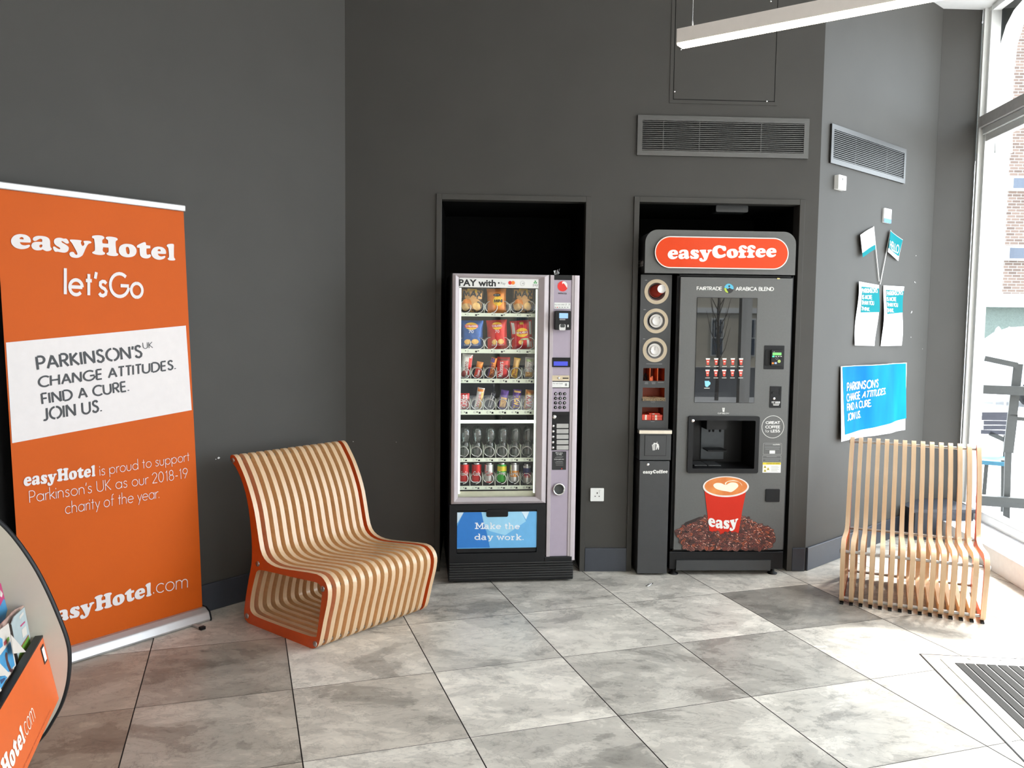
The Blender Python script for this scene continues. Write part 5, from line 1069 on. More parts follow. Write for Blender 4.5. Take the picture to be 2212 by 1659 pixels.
# base
mb = MB(); bz = FQ.at(*e4(800,1560))[1]+.006
mb.box(cx0-.004, cx1-.006, .02, D4, max(.035, bz), cz0); mb.build('base_frame', CAB, cm, bevel=.004)
b = FQ.box(*e4(430,1470), *e4(1218,1555)); MB().prism([rrect(*b, .002)], .008, .02, GYD).build('kick_plate', parent=cm)
for x in (cx0+.03, cx1-.06):
    for y in (.05, D4-.07): MB().lathe([(.03,0),(.03,.006),(.014,.012),(.012,.04)], 18, BLACK, c=(x,y,0)).build('foot', parent=cm)
# sign box on top
hp = [FQ.at(*e3(x, y)) for x, y in ((172,690),(1483,703),(1492,480),(1480,410),(1430,350),(1360,323),(300,310),(225,345),(185,400),(174,470))]
hp = [(p[0], p[1]) for p in hp]
hd = [(hp[0][0], cz1+.002), (hp[1][0], cz1+.002)]
xl_, xr_ = hp[0][0], hp[1][0]+.002; zt_ = (hp[5][1]+hp[6][1])/2
out = [(xl_, cz1+.002), (xr_, cz1+.002)]+[(xr_-.075+.075*cos(rad(a)), zt_-.075+.075*sin(rad(a))) for a in range(0, 91, 10)]+[(xl_+.075-.075*sin(rad(a)), zt_-.075+.075*cos(rad(a))) for a in range(0, 91, 10)]
hb = MB().prism([out], 0, .24, GY, GYD).build('sign_box', parent=cm, bevel=.003)
pb_ = FQ.box(*e3(262,372), *e3(1432,650), y=-.02); pr = (pb_[3]-pb_[2])/2
pill = MB().prism([rrect(pb_[0], pb_[1], pb_[2], pb_[3], pr-.0005, 14)], -.018, 0, SB, BLACK).build('sign_pill', parent=hb, bevel=.001)
MB().prism([rrect(pb_[0]+.006, pb_[1]-.006, pb_[2]+.006, pb_[3]-.006, pr-.0065, 14)], -.0195, -.017, SG).build('sign_face', parent=hb)
SGW = mat('sign letter white', (.82,.80,.76), .25, emit=(1,.97,.9), es=.12)
mb = MB(); qt(mb, heavy('easyCoffee'), (374,594), (1323,576), (374,452), SGW, -.0205, conv=e3); mb.build('lettering', parent=pill)
# side lettering on the sign box
mb = MB(); v, f = fitb(heavy('ffee'), (0,1,0,1)); zc_ = FQ.at(*e3(140,590))[1]
mb.add([(xl_-.0015, .20-(.16*(a)), zc_-.022+.045*b_) for a, b_ in v], [t_[::-1] for t_ in f], WI); mb.build('side_lettering', parent=hb)
# heading and mark
mb = MB(); qt(MB(), strokes('FAIRTRADE', .19, .98), (626,838), (847,840), (627,804), conv=e3).build('lettering', parent=door); qt(mb, strokes('ARABICA BLEND', .19, .98), (967,842), (1302,844), (968,807), conv=e3); mb.build('lettering', parent=door)
c = FQ.at(*e3(908,822)); k = FQ.at(*e3(950,822))[0]-c[0]
mb = MB(); mb.disc(c, k, INK, y=-.0008, n=40); mb.prism([smooth_loop([(c[0]+a*k, c[1]+b_*k) for a, b_ in ((-.95,.25),(-.5,.86),(.2,.95),(.85,.5),(.95,-.1),(.6,-.1),(.1,.15),(-.2,-.1),(-.4,.0),(-.7,.1))], 4)], -.0014, -.0008, mat('emblem blue', S(80,175,205), .4))
mb.prism([smooth_loop([(c[0]+a*k, c[1]+b_*k) for a, b_ in ((-.95,.05),(-.6,.05),(-.45,-.3),(-.1,-.85),(-.55,-.8),(-.9,-.35))], 4)], -.0014, -.0008, mat('emblem lime', S(170,190,60), .4)); mb.disc((c[0]+.05*k, c[1]+.45*k), .2*k, INK, y=-.0018, n=16); mb.build('round_emblem', parent=door)
# display
DISP = mat('dark display glass', (.004,.005,.006), .012, var=.02, spec=.55)
b = FQ.box(1503.2, 643.7, 1632, 869.4); dz = b
disp = MB().box(b[0]-.002, b[1]+.002, -.0015, 0, b[2]-.002, b[3]+.002, SATIN).box(b[0], b[1], -.0028, -.001, b[2], b[3], DISP).build('display', parent=door)
CUPR = mat('icon cup red', S(190,60,40), .4, emit=S(200,70,45), es=.25); ICW = mat('icon white', S(225,222,215), .4, emit=(.9,.88,.85), es=.2)
def icon(parent, x, y, m, nm):
    mb = MB(); f = lambda a, c_: FQ.at(*e3(x+a, y+c_), -.004)
    mb.flat([[f(-15,-18), f(15,-18), f(10,28), f(-10,28)]], -.004, m); mb.flat([[f(-19,-30), f(19,-30), f(17,-18), f(-17,-18)]], -.0044, ICW)
    mb.flat([[f(-20,40), f(20,40), f(20,44), f(-20,44)]], -.004, ICW); mb.flat([[f(-8,-4), f(9,-4), f(8,4), f(-7,4)]], -.0044, ICW)
    return mb.build(nm, parent=parent)
for k in range(5):
    icon(disp, 725+72.5*k, 1462, CUPR, 'cup_icon'); icon(disp, 722+72.5*k, 1562, CUPR, 'cup_icon')
mb = MB(); BLI = mat('icon light blue', S(130,195,225), .4, emit=S(120,190,225), es=.3); f = lambda x, y: FQ.at(*e4(x, y), -.004)
mb.flat([[f(664,-28), f(702,-28), f(698,14), f(690,22), f(676,22), f(668,14)]], -.004, BLI); mb.prism([smooth_loop([f(702,-20), f(712,-14), f(710,2), f(698,8)], 3), ], -.0042, -.004, BLI); mb.flat([[f(660,30), f(706,30), f(706,35), f(660,35)]], -.004, ICW); mb.build('mug_icon', parent=disp)
# payment panel
pay, b = q('payment_panel', (100,160,522,660), -.003, 0, SATIN, conv=e7, r=.004, bev=.001)
q('card_shroud', (118,238,222,590), -.006, -.002, GAP, pay, e7, .012); 
pc_, b = q('reader_face', (238,250,500,590), -.016, -.003, BLACK, pay, e7, .006, .002)
q('lcd', (262,306,448,362), -.0168, -.015, mat('green lcd', S(110,190,100), .3, emit=S(100,190,100), es=.6), pc_, e7)
q('green_light', (256,374,302,402), -.0168, -.015, mat('green glow', S(60,230,160), .3, emit=S(60,240,160), es=1.3), pc_, e7)
for x in (336,390,440): q('key_mark', (x-14,380,x+14,393), -.0168, -.015, WI, pc_, e7, .0005)
c = FQ.at(*e7(420,492), -.016); MB().disc(c, .0095, mat('lime sticker', S(165,185,100), .5), y=-.0166, n=24).build('round_sticker', parent=pc_)
c = FQ.at(*e7(372,430), -.016); MB().ringf(c, .006, .0072, -.0168, -.0162, GREYI, 20).build('contactless_ring', parent=pc_)
q('orange_mark', (246,512,288,548), -.0168, -.0155, ORI, pc_, e7); q('blue_mark', (304,508,350,546), -.0168, -.0155, mat('pale blue mark', S(150,170,200), .5), pc_, e7); q('white_mark', (285,284,305,290), -.0168, -.0155, WI, pc_, e7, .0003)
coin, b = q('coin_panel', (222,1020,460,1472), -.004, 0, SATIN, conv=e7, r=.002, bev=.001)
q('coin_slot', (410,1062,436,1196), -.0048, -.0035, GAP, coin, e7, .002); q('reject_lever', (262,1138,310,1170), -.012, -.004, BLACK, coin, e7)
c = FQ.at(*e7(303,1277)); MB().lathe([(.0001,-.006),(.007,-.006),(.0088,-.003),(.0088,0)], 24, CHROME, axis='y', c=(c[0],-.004,c[1])).build('lock', parent=coin)
mb = MB(); b2 = [q_ for q_ in ((256,1340,320,1350),(256,1362,310,1370),(335,1338,352,1376),(362,1338,378,1376),(386,1338,402,1376),(412,1338,432,1376),(285,1388,420,1398),(290,1412,408,1422))]
for r4 in b2: bb_ = FQ.box(*e7(r4[0], r4[1]), *e7(r4[2], r4[3])); mb.box(bb_[0], bb_[1], -.0046, -.004, bb_[2], bb_[3], WI)
mb.build('small_print', parent=coin)
# cup sign, dispensing bay
mb = MB(); f = lambda x, y: FQ.at(*e4(x, y)); mb.flat([[f(811,203), f(831,203), f(828,230), f(814,230)]], -.001, WI); mb.flat([[f(809,197), f(833,197), f(832,202), f(810,202)]], -.001, WI); mb.flat([[f(815,208), f(827,208), f(821,214)]], -.0014, GY); mb.build('cup_symbol', parent=door)
mb = MB(); qt(mb, strokes('CUP BELOW', .16), (773,249), (868,249), (773,236)); mb.build('lettering', parent=door)
o = rrect(*bayo, .012, 6); i = rrect(bay[0]+.0, bay[1], bay[2], bay[3], .006, 6)
fr_ = MB().prism([o, i], -.016, .004, BLACK).build('bay_frame', parent=door, bevel=.004)
mb = MB(); bd = .24; mb.box(bay[0]-.004, bay[0], .0, bd, bay[2]-.004, bay[3]+.004).box(bay[1], bay[1]+.004, 0, bd, bay[2]-.004, bay[3]+.004).box(bay[0], bay[1], 0, bd, bay[3], bay[3]+.004).box(bay[0], bay[1], 0, bd, bay[2]-.004, bay[2]).box(bay[0], bay[1], bd-.004, bd, bay[2], bay[3])
lin = mb.build('bay_lining', BLACK, door)
c = FQ.at(*e4(566,305), -.016); MB().lathe([(.0001,-.004),(.0085,-.004),(.0105,0)], 24, CHROME, axis='y', c=(c[0],-.016,c[1])).build('lock', parent=fr_)
GM = mat('bay back steel', (.05,.055,.06), .35, .6); bi = FQ.box(*e4(636,352), *e4(826,625), y=.22)
MB().box(bi[0], bi[1], .225, .236, bi[2], bi[3], GM).build('splash_plate', parent=lin)
bi2 = FQ.box(*e4(660,350), *e4(822,375), y=.16)
mb = MB().box(bi2[0], bi2[1], .10, .22, bi2[2]+.005, bay[3], BLACK); mb.build('nozzle_block', parent=lin)
for k in (.25, .45, .8): x = bi2[0]+(bi2[1]-bi2[0])*k; MB().lathe([(.008,0),(.006,-.02),(.004,-.022)], 12, SATIN, c=(x,.15,bi2[2]+.006)).build('nozzle', parent=lin)
bi3 = FQ.box(*e4(670,520), *e4(830,558), y=.16); MB().box(bi3[0], bi3[1], .10, .22, bi3[2]+.006, bi3[2]+.014, SATIN).build('cup_rest', parent=lin)
mb = MB(); 
for k in range(2):
    x0_ = bay[0]+.03+k*.085; mb.box(x0_, x0_+.078, .05, .2, bay[2]+.004, bay[2]+.010, GYD)
mb.build('drip_grate', parent=lin)
# slogan roundel and stickers
c = FQ.at(*e4(1232,355)); k = FQ.at(*e4(1325,355))[0]-c[0]
mb = MB(); mb.ringf(c, k*.965, k, -.0016, -.0004, WI, 56); mb.build('roundel', parent=door)
mb = MB(); qt(MB(), strokes('GREAT', .2, .95), (1172,332), (1293,332), (1172,308)).build('lettering', parent=door); qt(MB(), strokes('COFFEE', .2, .95), (1170,368), (1293,368), (1170,344)).build('lettering', parent=door); qt(MB(), strokes('for', .09, .95), (1170,402), (1204,402), (1170,376)).build('lettering', parent=door); qt(mb, strokes('LESS', .2, .95), (1215,402), (1292,402), (1215,377)); mb.build('lettering', parent=door)
for (x0_, y0_, x1_, y1_), lines in (((1152,492,1305,585), ((1165,503,1228,.3),(1165,524,1290,.1),(1170,540,1285,.1))), ((1147,595,1300,648), ((1180,604,1265,.25),(1150,622,1298,.1),(1170,634,1280,.1)))):
    b = FQ.box(*e4(x0_, y0_), *e4(x1_, y1_)); mb = MB(); mb.prism([rrect(*b, .003), rrect(b[0]+.0006, b[1]-.0006, b[2]+.0006, b[3]-.0006, .0025)], -.001, 0, WI)
    for (a, y, e, _) in lines: bb_ = FQ.box(*e4(a, y-1.6), *e4(e, y+1.6)); mb.box(bb_[0], bb_[1], -.001, 0, bb_[2], bb_[3], GREYI)
    if y0_ == 492: bb_ = FQ.box(*e4(1205,552), *e4(1250,578)); mb.box(bb_[0], bb_[1], -.001, 0, bb_[2], bb_[3], WI); qt(mb, heavy('easyCoffee'), (1232,509), (1294,509), (1232,498))
    mb.build('notice_sticker', parent=door)
st, b = q('caution_sticker', (1147,652,1298,737), -.0012, 0, WI, r=.001)
mb = MB(); YE = mat('caution yellow', S(215,195,40), .5); bb_ = FQ.box(*e4(1147,652), *e4(1298,670)); mb.box(bb_[0], bb_[1], -.0018, -.001, bb_[2], bb_[3], YE); qt(mb, sans('CAUTION: HOT DRINKS', .01), (1178,666), (1290,666), (1178,657), INK, -.0022)
for x, y in ((1166,686),(1192,703),(1166,718)): mb.flat([[FQ.at(*e4(x-13,y+11)), FQ.at(*e4(x+13,y+11)), FQ.at(*e4(x,y-12))]], -.0018, YE); mb.flat([[FQ.at(*e4(x-6,y+8)), FQ.at(*e4(x+6,y+8)), FQ.at(*e4(x,y-4))]], -.0022, INK)
for y in (682,690,700,708,716,724): bb_ = FQ.box(*e4(1218,y), *e4(1284-(y%3)*9,y+2)); mb.box(bb_[0], bb_[1], -.0016, -.001, bb_[2], bb_[3], GREYI)
mb.build('print', parent=st)
cr_, b = q('coin_return', (1170,873,1287,980), -.006, 0, BLACK, r=.006, bev=.002); q('coin_cup', (1186,890,1272,965), -.0068, -.005, GAP, cr_, r=.005)
# printed cup and beans on the door
CUPP = mat('printed cup red', S(196,44,26), .5, var=.03, scale=12, spec=.2); CUPD = mat('printed cup rim', S(225,215,208), .4); COF = mat('printed coffee', S(222,140,70), .4, col2=S(200,105,40), scale=14); CREM = mat('printed milk', S(238,228,205), .4)
f = lambda x, y: FQ.at(*e4(x, y))
rng = random.Random(3); BEAN = [mat('bean brown %s' % w_, c_, .4, var=.25, scale=160) for w_, c_ in (('deep', S(70,32,26)), ('mid', S(92,46,38)), ('light', S(128,74,62)), ('red', S(104,42,32)), ('amber', S(145,68,40)))]
BSL = mat('bean slit', S(28,12,10), .5); BHI = mat('bean sheen', S(205,160,145), .4)
mb = MB(); ys = -.0006; env = lambda x: 1092+ (max(0, 690-x)*.45 if x < 690 else max(0, x-960)*.42)
cand = []
for _ in range(2600):
    x = rng.uniform(412, 1238); y = rng.uniform(1085, 1376); top = env(x)+rng.uniform(0, 12)
    lo = 1378 if 500 < x < 1150 else (1378-(500-x)*1.6 if x <= 500 else 1378-(x-1150)*.4)
    if top < y < lo-6 and all((x-a)**2/17**2+(y-b_)**2/13**2 > 1 for a, b_, *_ in cand): cand.append((x, y))
cand.sort(key=lambda p: p[1])
bm = MB(); bm.flat([[f(440,1215), f(505,1150), f(620,1105), f(690,1100), f(960,1100), f(1080,1150), f(1215,1260), f(1180,1330), f(1120,1376), f(520,1376), f(480,1290)]], -.0005, BSL)
def bean(bm, x, y, a, s, y_):
    ca, sa = cos(a), sin(a); m = rng.choice(BEAN); P = lambda u, v: f(x+u*ca-v*sa, y+u*sa+v*ca)
    bm.flat([[P(s*24*cos(2*PI*k/14), s*16*sin(2*PI*k/14)) for k in range(14)]], y_, BSL)
    bm.flat([[P(s*20.5*cos(2*PI*k/14), s*13*sin(2*PI*k/14)) for k in range(14)]], y_-.00012, m)
    bm.flat([[P(-s*19, -1.5), P(0, 1.5), P(s*19, -1.5), P(s*19, 2), P(0, 5), P(-s*19, 2)]], y_-.0002, BSL)
    bm.flat([[P(s*(-4+10*cos(2*PI*k/8)), s*(-8+2.5*sin(2*PI*k/8))) for k in range(8)]], y_-.0002, BHI if rng.random() < .35 else m)
for k, (x, y) in enumerate(cand): 
    if y < 1240: bean(bm, x, y, rng.uniform(0, PI), rng.uniform(.8, 1.05), -.0008-.000006*k)
bm.build('printed_beans', parent=door)
mb = MB(); mb.flat([smooth_loop([f(662,885)+(1,), f(684,1060), f(706,1238)+(1,), f(760,1256), f(830,1262), f(900,1256), f(946,1240)+(1,), f(975,1060), f(1010,885)+(1,)], 3)], -.003, CUPP)
el = lambda cx, cy, rx, ry, n=40, t=0: [f(cx+rx*cos(2*PI*k/n)*cos(t)-ry*sin(2*PI*k/n)*sin(t), cy+rx*cos(2*PI*k/n)*sin(t)+ry*sin(2*PI*k/n)*cos(t)) for k in range(n)]
mb.flat([el(840,853,192,87)], -.0034, CUPD); mb.flat([el(840,850,178,76)], -.0038, COF)
mb.prism([smooth_loop([f(*p) for p in ((735,840),(760,822),(800,824),(838,838),(880,818),(925,822),(943,845),(925,870),(885,897),(850,892),(800,884),(755,868))], 4)], -.0042, -.0038, CREM)
mb.prism([smooth_loop([f(*p) for p in ((838,838),(850,815),(895,806),(950,815),(975,845),(960,820),(910,800),(860,806),(832,822))], 3)], -.0040, -.0038, CREM)
mb.build('printed_cup', parent=door)
mb = MB(); v, ff = fitb(heavy('easyC'), (0,1,0,1)); PW_ = []
for a, b_ in v:
    x = 693+a*330; w = ((x-826)/125); y = 1198-b_*118-(-26+26*min(1.3, w*w))*-1
    PW_.append((x, 1205-b_*125+22*(1-w*w)))
keep = [t_ for t_ in ff if all(PW_[k][0] < 978-(PW_[k][1]-1060)*.17 for k in t_)]
mb.add([(f(x, y)[0], -.0034, f(x, y)[1]) for x, y in PW_], keep, WI); mb.build('cup_lettering', parent=door)
bm = MB()
for k, (x, y) in enumerate(cand):
    if y >= 1240: bean(bm, x, y, rng.uniform(0, PI), rng.uniform(.9, 1.15), -.0036-.000008*k)
bean(bm, 1193, 1348, .2, 1.15, -.003); bm.build('printed_beans', parent=door)

# ------------------------------------------------------------------ cup and lid dispenser column with waste bin
lf = thing('cup_station', FQ, (1.08, .3, 0), label='narrow dark column of three round cup holders above a waste bin, beside the coffee machine', cat='cup dispenser')
YC = .06
cxa = FQ.at(*e3(140,705), YC)[0]; cxb = FQ.at(*e3(412,705), YC)[0]; czt = FQ.at(*e3(275,702), YC)[1]; czb = FQ.at(*e4(240,372), YC)[1]
rings = [(e5(470,392), 262, 190), (e5(455,1008), 262, 195), (e5(433,1618), 262, 190)]
comp = [(178,325,605,580), (168,715,605,935), (155,1105,580,1365)]
hol = []
for c_, ro, ri in rings:
    c = FQ.at(*c_, YC); k = ri/9.76/FOC*5.01; hol.append([(c[0]+k*cos(2*PI*t/36), c[1]+k*sin(2*PI*t/36)) for t in range(36)])
cbx = [FQ.box(*e6(a, b_), *e6(c_, d), y=YC) for a, b_, c_, d in comp]
hol += [[(b[0],b[2]),(b[1],b[2]),(b[1],b[3]),(b[0],b[3])] for b in cbx]
MB().prism([[(cxa,czb),(cxb,czb),(cxb,czt),(cxa,czt)]]+hol, YC, YC+.006, GYD).build('front_panel', parent=lf)
MB().box(cxa, cxa+.006, YC+.006, .5, czb, czt, CAB).box(cxb-.006, cxb, YC+.006, .5, czb, czt, CAB).box(cxa, cxb, .49, .5, czb, czt, CAB).box(cxa, cxb, YC+.006, .5, czt-.005, czt, CAB).build('casing', parent=lf)
CHMP = mat('champagne ring', (.36,.30,.225), .32, .9, var=.05, scale=25); GRI = mat('holder grey', (.26,.25,.25), .45, .3)
LIDM = mat('lid white', (.74,.71,.68), .35, var=.01); CUPM = mat('cup red', S(185,52,34), .4, var=.03)
for n_, (c_, ro, ri) in enumerate(rings):
    c = FQ.at(*c_, YC); k = 5.01/9.76/FOC
    r0 = MB().ringf(c, ri*k*.99, ro*k, YC-.004, YC+.001, CHMP, 56).build('holder_ring', parent=lf, bevel=.0015)
    MB().lathe([(ri*k, 0),(ri*k*.90,.010),(ri*k*.76,.022),(ri*k*.74,.2)], 40, GRI, axis='y', c=(c[0], YC+.001, c[1])).build('holder_sleeve', parent=r0)
# compartments
REDB = mat('orange compartment', (.42,.055,.008), .45, var=.05); OEDGE = mat('orange divider', (.75,.13,.02), .4)
for b in cbx:
    mb = MB(); D_ = .14; mb.box(b[0]-.002, b[0], YC+.001, YC+D_, b[2], b[3], REDB).box(b[1], b[1]+.002, YC+.001, YC+D_, b[2], b[3], REDB).box(b[0], b[1], YC+.001, YC+D_, b[2]-.002, b[2], REDB).box(b[0], b[1], YC+.001, YC+D_, b[3], b[3]+.002, REDB).box(b[0], b[1], YC+D_, YC+D_+.002, b[2], b[3], REDB)
    mb.build('compartment', parent=lf)
b = cbx[0]
for x in (310, 462): xx = FQ.at(*e6(x, 450), YC)[0]; MB().box(xx, xx+.003, YC, YC+.13, b[2], b[3], OEDGE).build('divider', parent=lf)
mb = MB()
for y, a, e_ in ((606,212,275),(634,208,278),(606,345,425),(634,350,420),(608,470,588),(240,240,555),(998,335,415),(1388,332,405)):
    bb_ = FQ.box(*e6(a, y-5), *e6(e_, y+5), y=YC); mb.box(bb_[0], bb_[1], YC-.0006, YC+.0005, (bb_[2]+bb_[3])/2-.0012, (bb_[2]+bb_[3])/2+.0012, GREYI)
for x, y in ((250,148),(222,770),(208,1386)): bb_ = FQ.box(*e5(x-25, y-6), *e5(x+25, y+6), y=YC); mb.box(bb_[0], bb_[1], YC-.0006, YC+.0005, bb_[2], bb_[3], GREYI)
mb.build('small_labels', parent=lf)
# ledge and bin
b = FQ.box(*e4(125,384), *e4(392,414)); MB().box(b[0]-.004, b[1], .0, YC, b[2], b[3]-.001, mat('ledge steel', (.62,.55,.46), .35, .8)).build('ledge', parent=lf, bevel=.001)
MB().box(b[0]-.004, b[1], .001, YC, b[3]-.001, b[3]+.0015, GY).build('ledge_top', parent=lf)
b2 = FQ.box(*e4(124,416), *e4(386,635)); fp_ = FQ.box(*e4(165,425), *e4(347,598)); bb0 = b2
MB().box(b2[0], b2[1], .008, .30, b2[2], b[2], GYD).build('bin_top', parent=lf, bevel=.002)
MB().box(fp_[0], fp_[1], .0068, .009, fp_[2], fp_[3], GAP).build('flap_gap', parent=lf)
fl_ = MB().box(fp_[0]+.0025, fp_[1]-.0025, .005, .009, fp_[2]+.0025, fp_[3]-.0025, GYD).build('waste_flap', parent=lf)
mb = MB(); F_ = lambda x, y: FQ.at(*e4(x, y), .004)
mb.flat([[F_(224,504), F_(256,500), F_(251,550), F_(231,552)]], .0042, GRI if 0 else mat('bin symbol grey', (.45,.44,.42), .5)); 
mb.flat([[F_(*p) for p in ((262,490),(268,488),(272,495),(280,500),(285,520),(282,545),(276,545),(272,520),(264,545),(257,545),(262,515),(264,502),(240,494),(238,488),(258,490))]], .004, WI); mb.disc(F_(268,483), .0014*1.6, WI, y=.004, n=12); mb.flat([[F_(232,498),F_(248,494),F_(250,500),F_(236,505)]], .004, WI); mb.build('litter_symbol', parent=fl_)
b3 = FQ.box(*e4(120,642), *e4(365,1580)); xa = FQ.at(*e4(113,1300))[0]; xb = FQ.at(*e4(372,1300))[0]
bd_ = MB().box(bb0[0]+.002, bb0[1]-.006, .006, .30, .012, b3[3], GYD).build('bin_door', parent=lf, bevel=.003)
c = FQ.at(*e4(193,671)); MB().lathe([(.0001,-.003),(.007,-.003),(.0088,0)], 24, CHROME, axis='y', c=(c[0],.006,c[1])).build('lock', parent=bd_)
mb = MB(); qt(mb, heavy('easyCoffee'), (150,752), (356,748), (150,716), WI, .005); mb.build('lettering', parent=bd_)
for x in (bb0[0]+.03, bb0[1]-.03): MB().lathe([(.012,0),(.012,.012)], 12, BLACK, c=(x,.06,0)).build('foot', parent=lf)
# cups and lids (things held by the station)
gcl = 'cups and lids in the round holders'
c = FQ.at(*e5(487,372), YC); k = 5.0/9.76/FOC; R1 = 138*k; R2 = 88*k; c2 = FQ.at(*e5(578,332), YC-.05)
t = thing('paper_cup', FQ, (c[0], YC+.03, c[1]), label='red paper cup with its white base showing, in the top round holder', cat='cup', group=gcl)
mb = MB(); n = 36; vs = []
for s in (0, .2, .4, .6, .8, 1):
    r = R1+(R2-R1)*s; x = c[0]+(c2[0]-c[0])*s; z = c[1]+(c2[1]-c[1])*s; y = YC+.04-.09*s
    vs += [(x+r*cos(2*PI*q_/n), y, z+r*sin(2*PI*q_/n)) for q_ in range(n)]
mb.add(vs, [(i*n+q_, i*n+(q_+1)%n, (i+1)*n+(q_+1)%n, (i+1)*n+q_) for i in range(5) for q_ in range(n)], CUPM, True); mb.build('side_wall', parent=t)
mb = MB(); mb.lathe([(.0001,.0015),(R2*.92,.0015),(R2*.94,-.001),(R2,-.001),(R2,.003)], 32, LIDM, axis='y', c=(c2[0], YC-.05, c2[1])); mb.build('base_disc', parent=t)
mb = MB(); mb.tube([(c[0]+R1*cos(2*PI*q_/n), YC+.041, c[1]+R1*sin(2*PI*q_/n)) for q_ in range(n)], .002, 8, mat('cup lip pink', (.7,.35,.28), .4), closed=True); mb.build('rolled_lip', parent=t)
mb = MB(); 
for q_ in range(9):
    a = rad(172+q_*13); r = R1*.68; x = c[0]+.12*(c2[0]-c[0])+r*cos(a); z = c[1]+.12*(c2[1]-c[1])+r*sin(a); mb.tube([(x, YC+.005, z),(x+.0028*cos(a+PI/2), YC+.005, z+.0028*sin(a+PI/2))], .0011, 5, LIDM)
mb.build('printed_words', parent=t)
for n_, (cc, lab) in enumerate(((e5(472,1008), 'white plastic cup lid in the middle round holder'), (e5(438,1625), 'white plastic cup lid in the lowest round holder'))):
    c = FQ.at(*cc, YC); R = 145*k
    t = thing('cup_lid', FQ, (c[0], YC+.02, c[1]), label=lab, cat='cup lid', group=gcl)
    MB().lathe([(.0001,-.010),(R*.60,-.010),(R*.63,-.012),(R*.66,-.008),(R*.7,-.0005),(R*.74,.0),(R*.92,.002),(R*.97,-.001),(R,.002),(R,.012)], 40, LIDM, axis='y', c=(c[0], YC+.012, c[1])).build('dome', parent=t)
    s_ = (.4,.55) if n_ == 0 else (-.62,.1); MB().box(c[0]+R*s_[0]-.003, c[0]+R*s_[0]+.003, YC+.001, YC+.004, c[1]+R*s_[1]-.0015, c[1]+R*s_[1]+.0015, GAP).build('sip_hole', parent=t)
    if n_: MB().box(c[0]-.001, c[0]+.001, YC+.0, YC+.0025, c[1]-.0, c[1]+R*.55, GRI).build('tear_line', parent=t)
# sachets, stirrers and packets
b = cbx[0]; xx = FQ.at(*e6(310,450), YC)[0]; rng = random.Random(9)
mb = MB()
for q_ in range(16):
    x = rng.uniform(b[0]+.004, xx-.006); mb.tube([(x, YC+.01+q_*.003, b[2]+.002), (x+rng.uniform(-.008,.012), YC+.03+q_*.003, b[2]+rng.uniform(.03,.048))], .0024, 5, BLACK if q_ % 3 else SATIN)
mb.build('black_sachets', fr=FQ, base=(b[0]+.015, YC+.03, b[2]), label='black stick sachets in the left slot of the top compartment', cat='sachets', kind='stuff')
mb = MB(); x2 = FQ.at(*e6(462,450), YC)[0]
for q_ in range(7): x = rng.uniform(xx+.008, x2-.010); mb.box(x-.005, x+.005, YC+.01+q_*.008, YC+.013+q_*.008, b[2], b[2]+rng.uniform(.01,.028), OEDGE)
mb.build('orange_sachets', fr=FQ, base=((xx+x2)/2, YC+.03, b[2]), label='orange sachets in the middle slot of the top compartment', cat='sachets', kind='stuff')
b = cbx[1]; WOOD = mat('stirrer wood', (.62,.46,.28), .6, var=.25, scale=300); bs_ = FQ.box(*e6(163,906), *e6(622,980), y=YC-.01)
mb = MB(); 
for r in range(5):
    for q_ in range(24):
        x = bs_[0]+(bs_[1]-bs_[0])*(q_+.5+rng.uniform(-.3,.3))/24; z = bs_[2]+.002+(bs_[3]-bs_[2]-.004)*r/4.6+rng.uniform(-.001,.001); y_ = YC-.014+rng.uniform(-.004,.004); a = rng.uniform(-.6,.6)
        mb.add([(x-.0026*cos(a),y_,z-.0026*sin(a)),(x+.0026*cos(a),y_,z+.0026*sin(a)),(x+.0026*cos(a)-.001*sin(a),y_,z+.0026*sin(a)+.0012),(x-.0026*cos(a)-.001*sin(a),y_,z-.0026*sin(a)+.0012)]+[(p[0], YC+.11, p[2]) for p in [(x-.0026*cos(a),0,z-.0026*sin(a)),(x+.0026*cos(a),0,z+.0026*sin(a)),(x+.0026*cos(a)-.001*sin(a),0,z+.0026*sin(a)+.0012),(x-.0026*cos(a)-.001*sin(a),0,z-.0026*sin(a)+.0012)]], [(0,1,2,3),(4,7,6,5),(0,4,5,1),(2,6,7,3),(1,5,6,2),(0,3,7,4)], WOOD)
mb.build('stirrers', fr=FQ, base=((bs_[0]+bs_[1])/2, YC, bs_[2]), label='heap of wooden stirrers with their ends sticking out of the middle compartment', cat='stirrers', kind='stuff')
PKR = mat('red packet', S(205,60,35), .4, var=.15, scale=80)
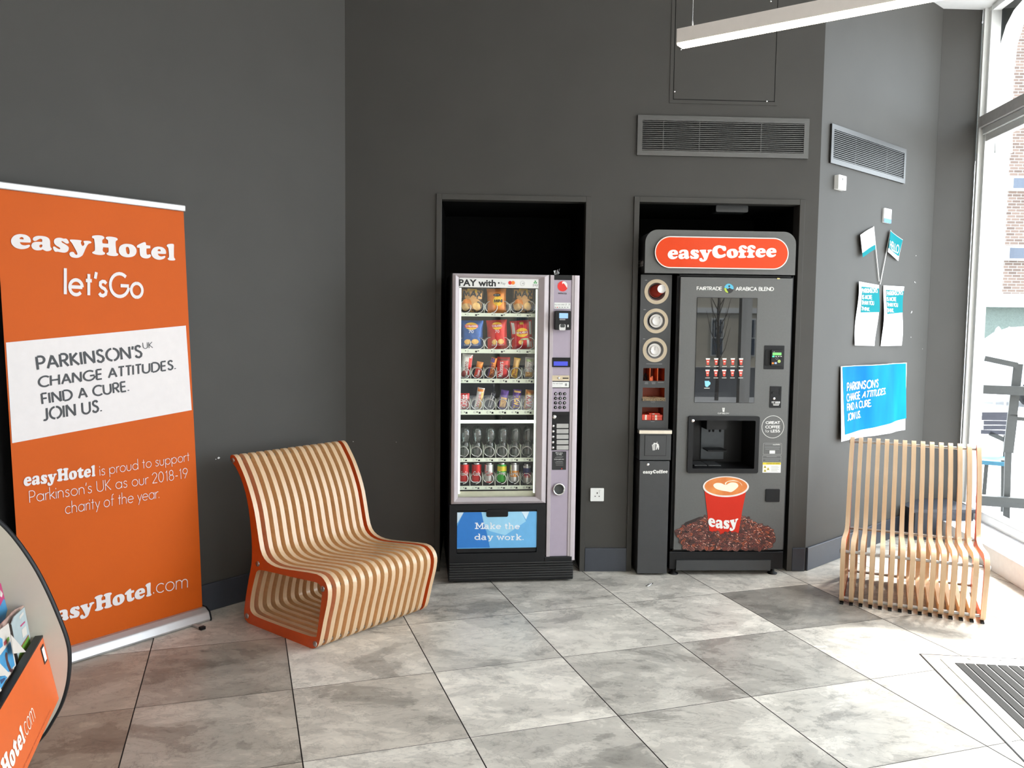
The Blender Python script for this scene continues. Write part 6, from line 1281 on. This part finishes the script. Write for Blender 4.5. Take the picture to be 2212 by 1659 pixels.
for px, lab in (((158,1252,342,1360), 'thick red paper packet at the left of the lowest compartment'), ((352,1316,560,1362), 'lower of the two right red packets in the lowest compartment'), ((352,1256,560,1314), 'middle red packet on the right of the lowest compartment'), ((300,1226,510,1248), 'thin red packet lying on top of the others in the lowest compartment')):
    b = FQ.box(*e6(px[0], px[1]), *e6(px[2], px[3]), y=YC+.01)
    t = thing('paper_packet', FQ, ((b[0]+b[1])/2, YC+.05, b[2]), label=lab, cat='packet', group='red packets in the lowest compartment')
    MB().box(b[0], b[1], YC+.01, YC+.10, b[2], b[3], PKR).build('wrapper', parent=t, bevel=.001)
    w = (b[1]-b[0]); MB().box(b[0]+w*.3, b[0]+w*.5, YC+.0094, YC+.011, b[2]+.001, b[3]-.001, mat('packet print', (.75,.6,.5), .5, var=.5, scale=300)).build('print', parent=t)
# small box fitting under the niche ceiling
b = FB.box(1545, 441, 1614, 452, y=.12); MB().prism([rrect(b[0], b[1], N2[2]-.04, N2[2]+.001, .008)], .10, .2, GYD).build('niche_light', fr=FB, base=(b[0]+.08,.15,N2[2]-.04), label='small grey box light fixed under the top of the right niche', cat='light fitting')

# ------------------------------------------------------------------ light
w = bpy.data.worlds.new('sky'); bpy.context.scene.world = w; w.use_nodes = True
w.node_tree.nodes['Background'].inputs[0].default_value = (.82,.92,1,1); w.node_tree.nodes['Background'].inputs[1].default_value = 13.0
sun = bpy.data.lights.new('sun', 'SUN'); sun.energy = 22.0; sun.angle = rad(14); sun.color = (1,.97,.92)
so_ = bpy.data.objects.new('sun', sun); C.objects.link(so_); so_.location = (6,8,8); so_.rotation_euler = Vector((.55,.45,1)).to_track_quat('Z', 'Y').to_euler()
def portal(fr, x0, x1, y, z0, z1, flip):
    L = bpy.data.lights.new('portal', 'AREA'); L.shape = 'RECTANGLE'; L.size = x1-x0; L.size_y = z1-z0; L.cycles.is_portal = True
    o = bpy.data.objects.new('portal', L); C.objects.link(o)
    o.location = fr.w((x0+x1)/2, y, (z0+z1)/2); nrm = fr.v*(-1 if flip else 1)   # light goes along -Z of the lamp
    o.rotation_euler = (-nrm).to_track_quat('Z', 'Y').to_euler()
portal(FW, .15, 7.1, .05, .2, HC-.05, True)
portal(W0, .45, 2.4, -3.02, .15, 2.9, False)
sc = bpy.context.scene
sc.view_settings.view_transform = 'Standard'; sc.view_settings.look = 'None'; sc.view_settings.gamma = 1; sc.view_settings.use_curve_mapping = False
sc.view_settings.exposure = -0.75
cy = sc.cycles; cy.max_bounces = 8; cy.diffuse_bounces = 5; cy.glossy_bounces = 4; cy.transmission_bounces = 6; cy.transparent_max_bounces = 16
cy.caustics_reflective = False; cy.caustics_refractive = False; cy.sample_clamp_indirect = 8; cy.use_denoising = True
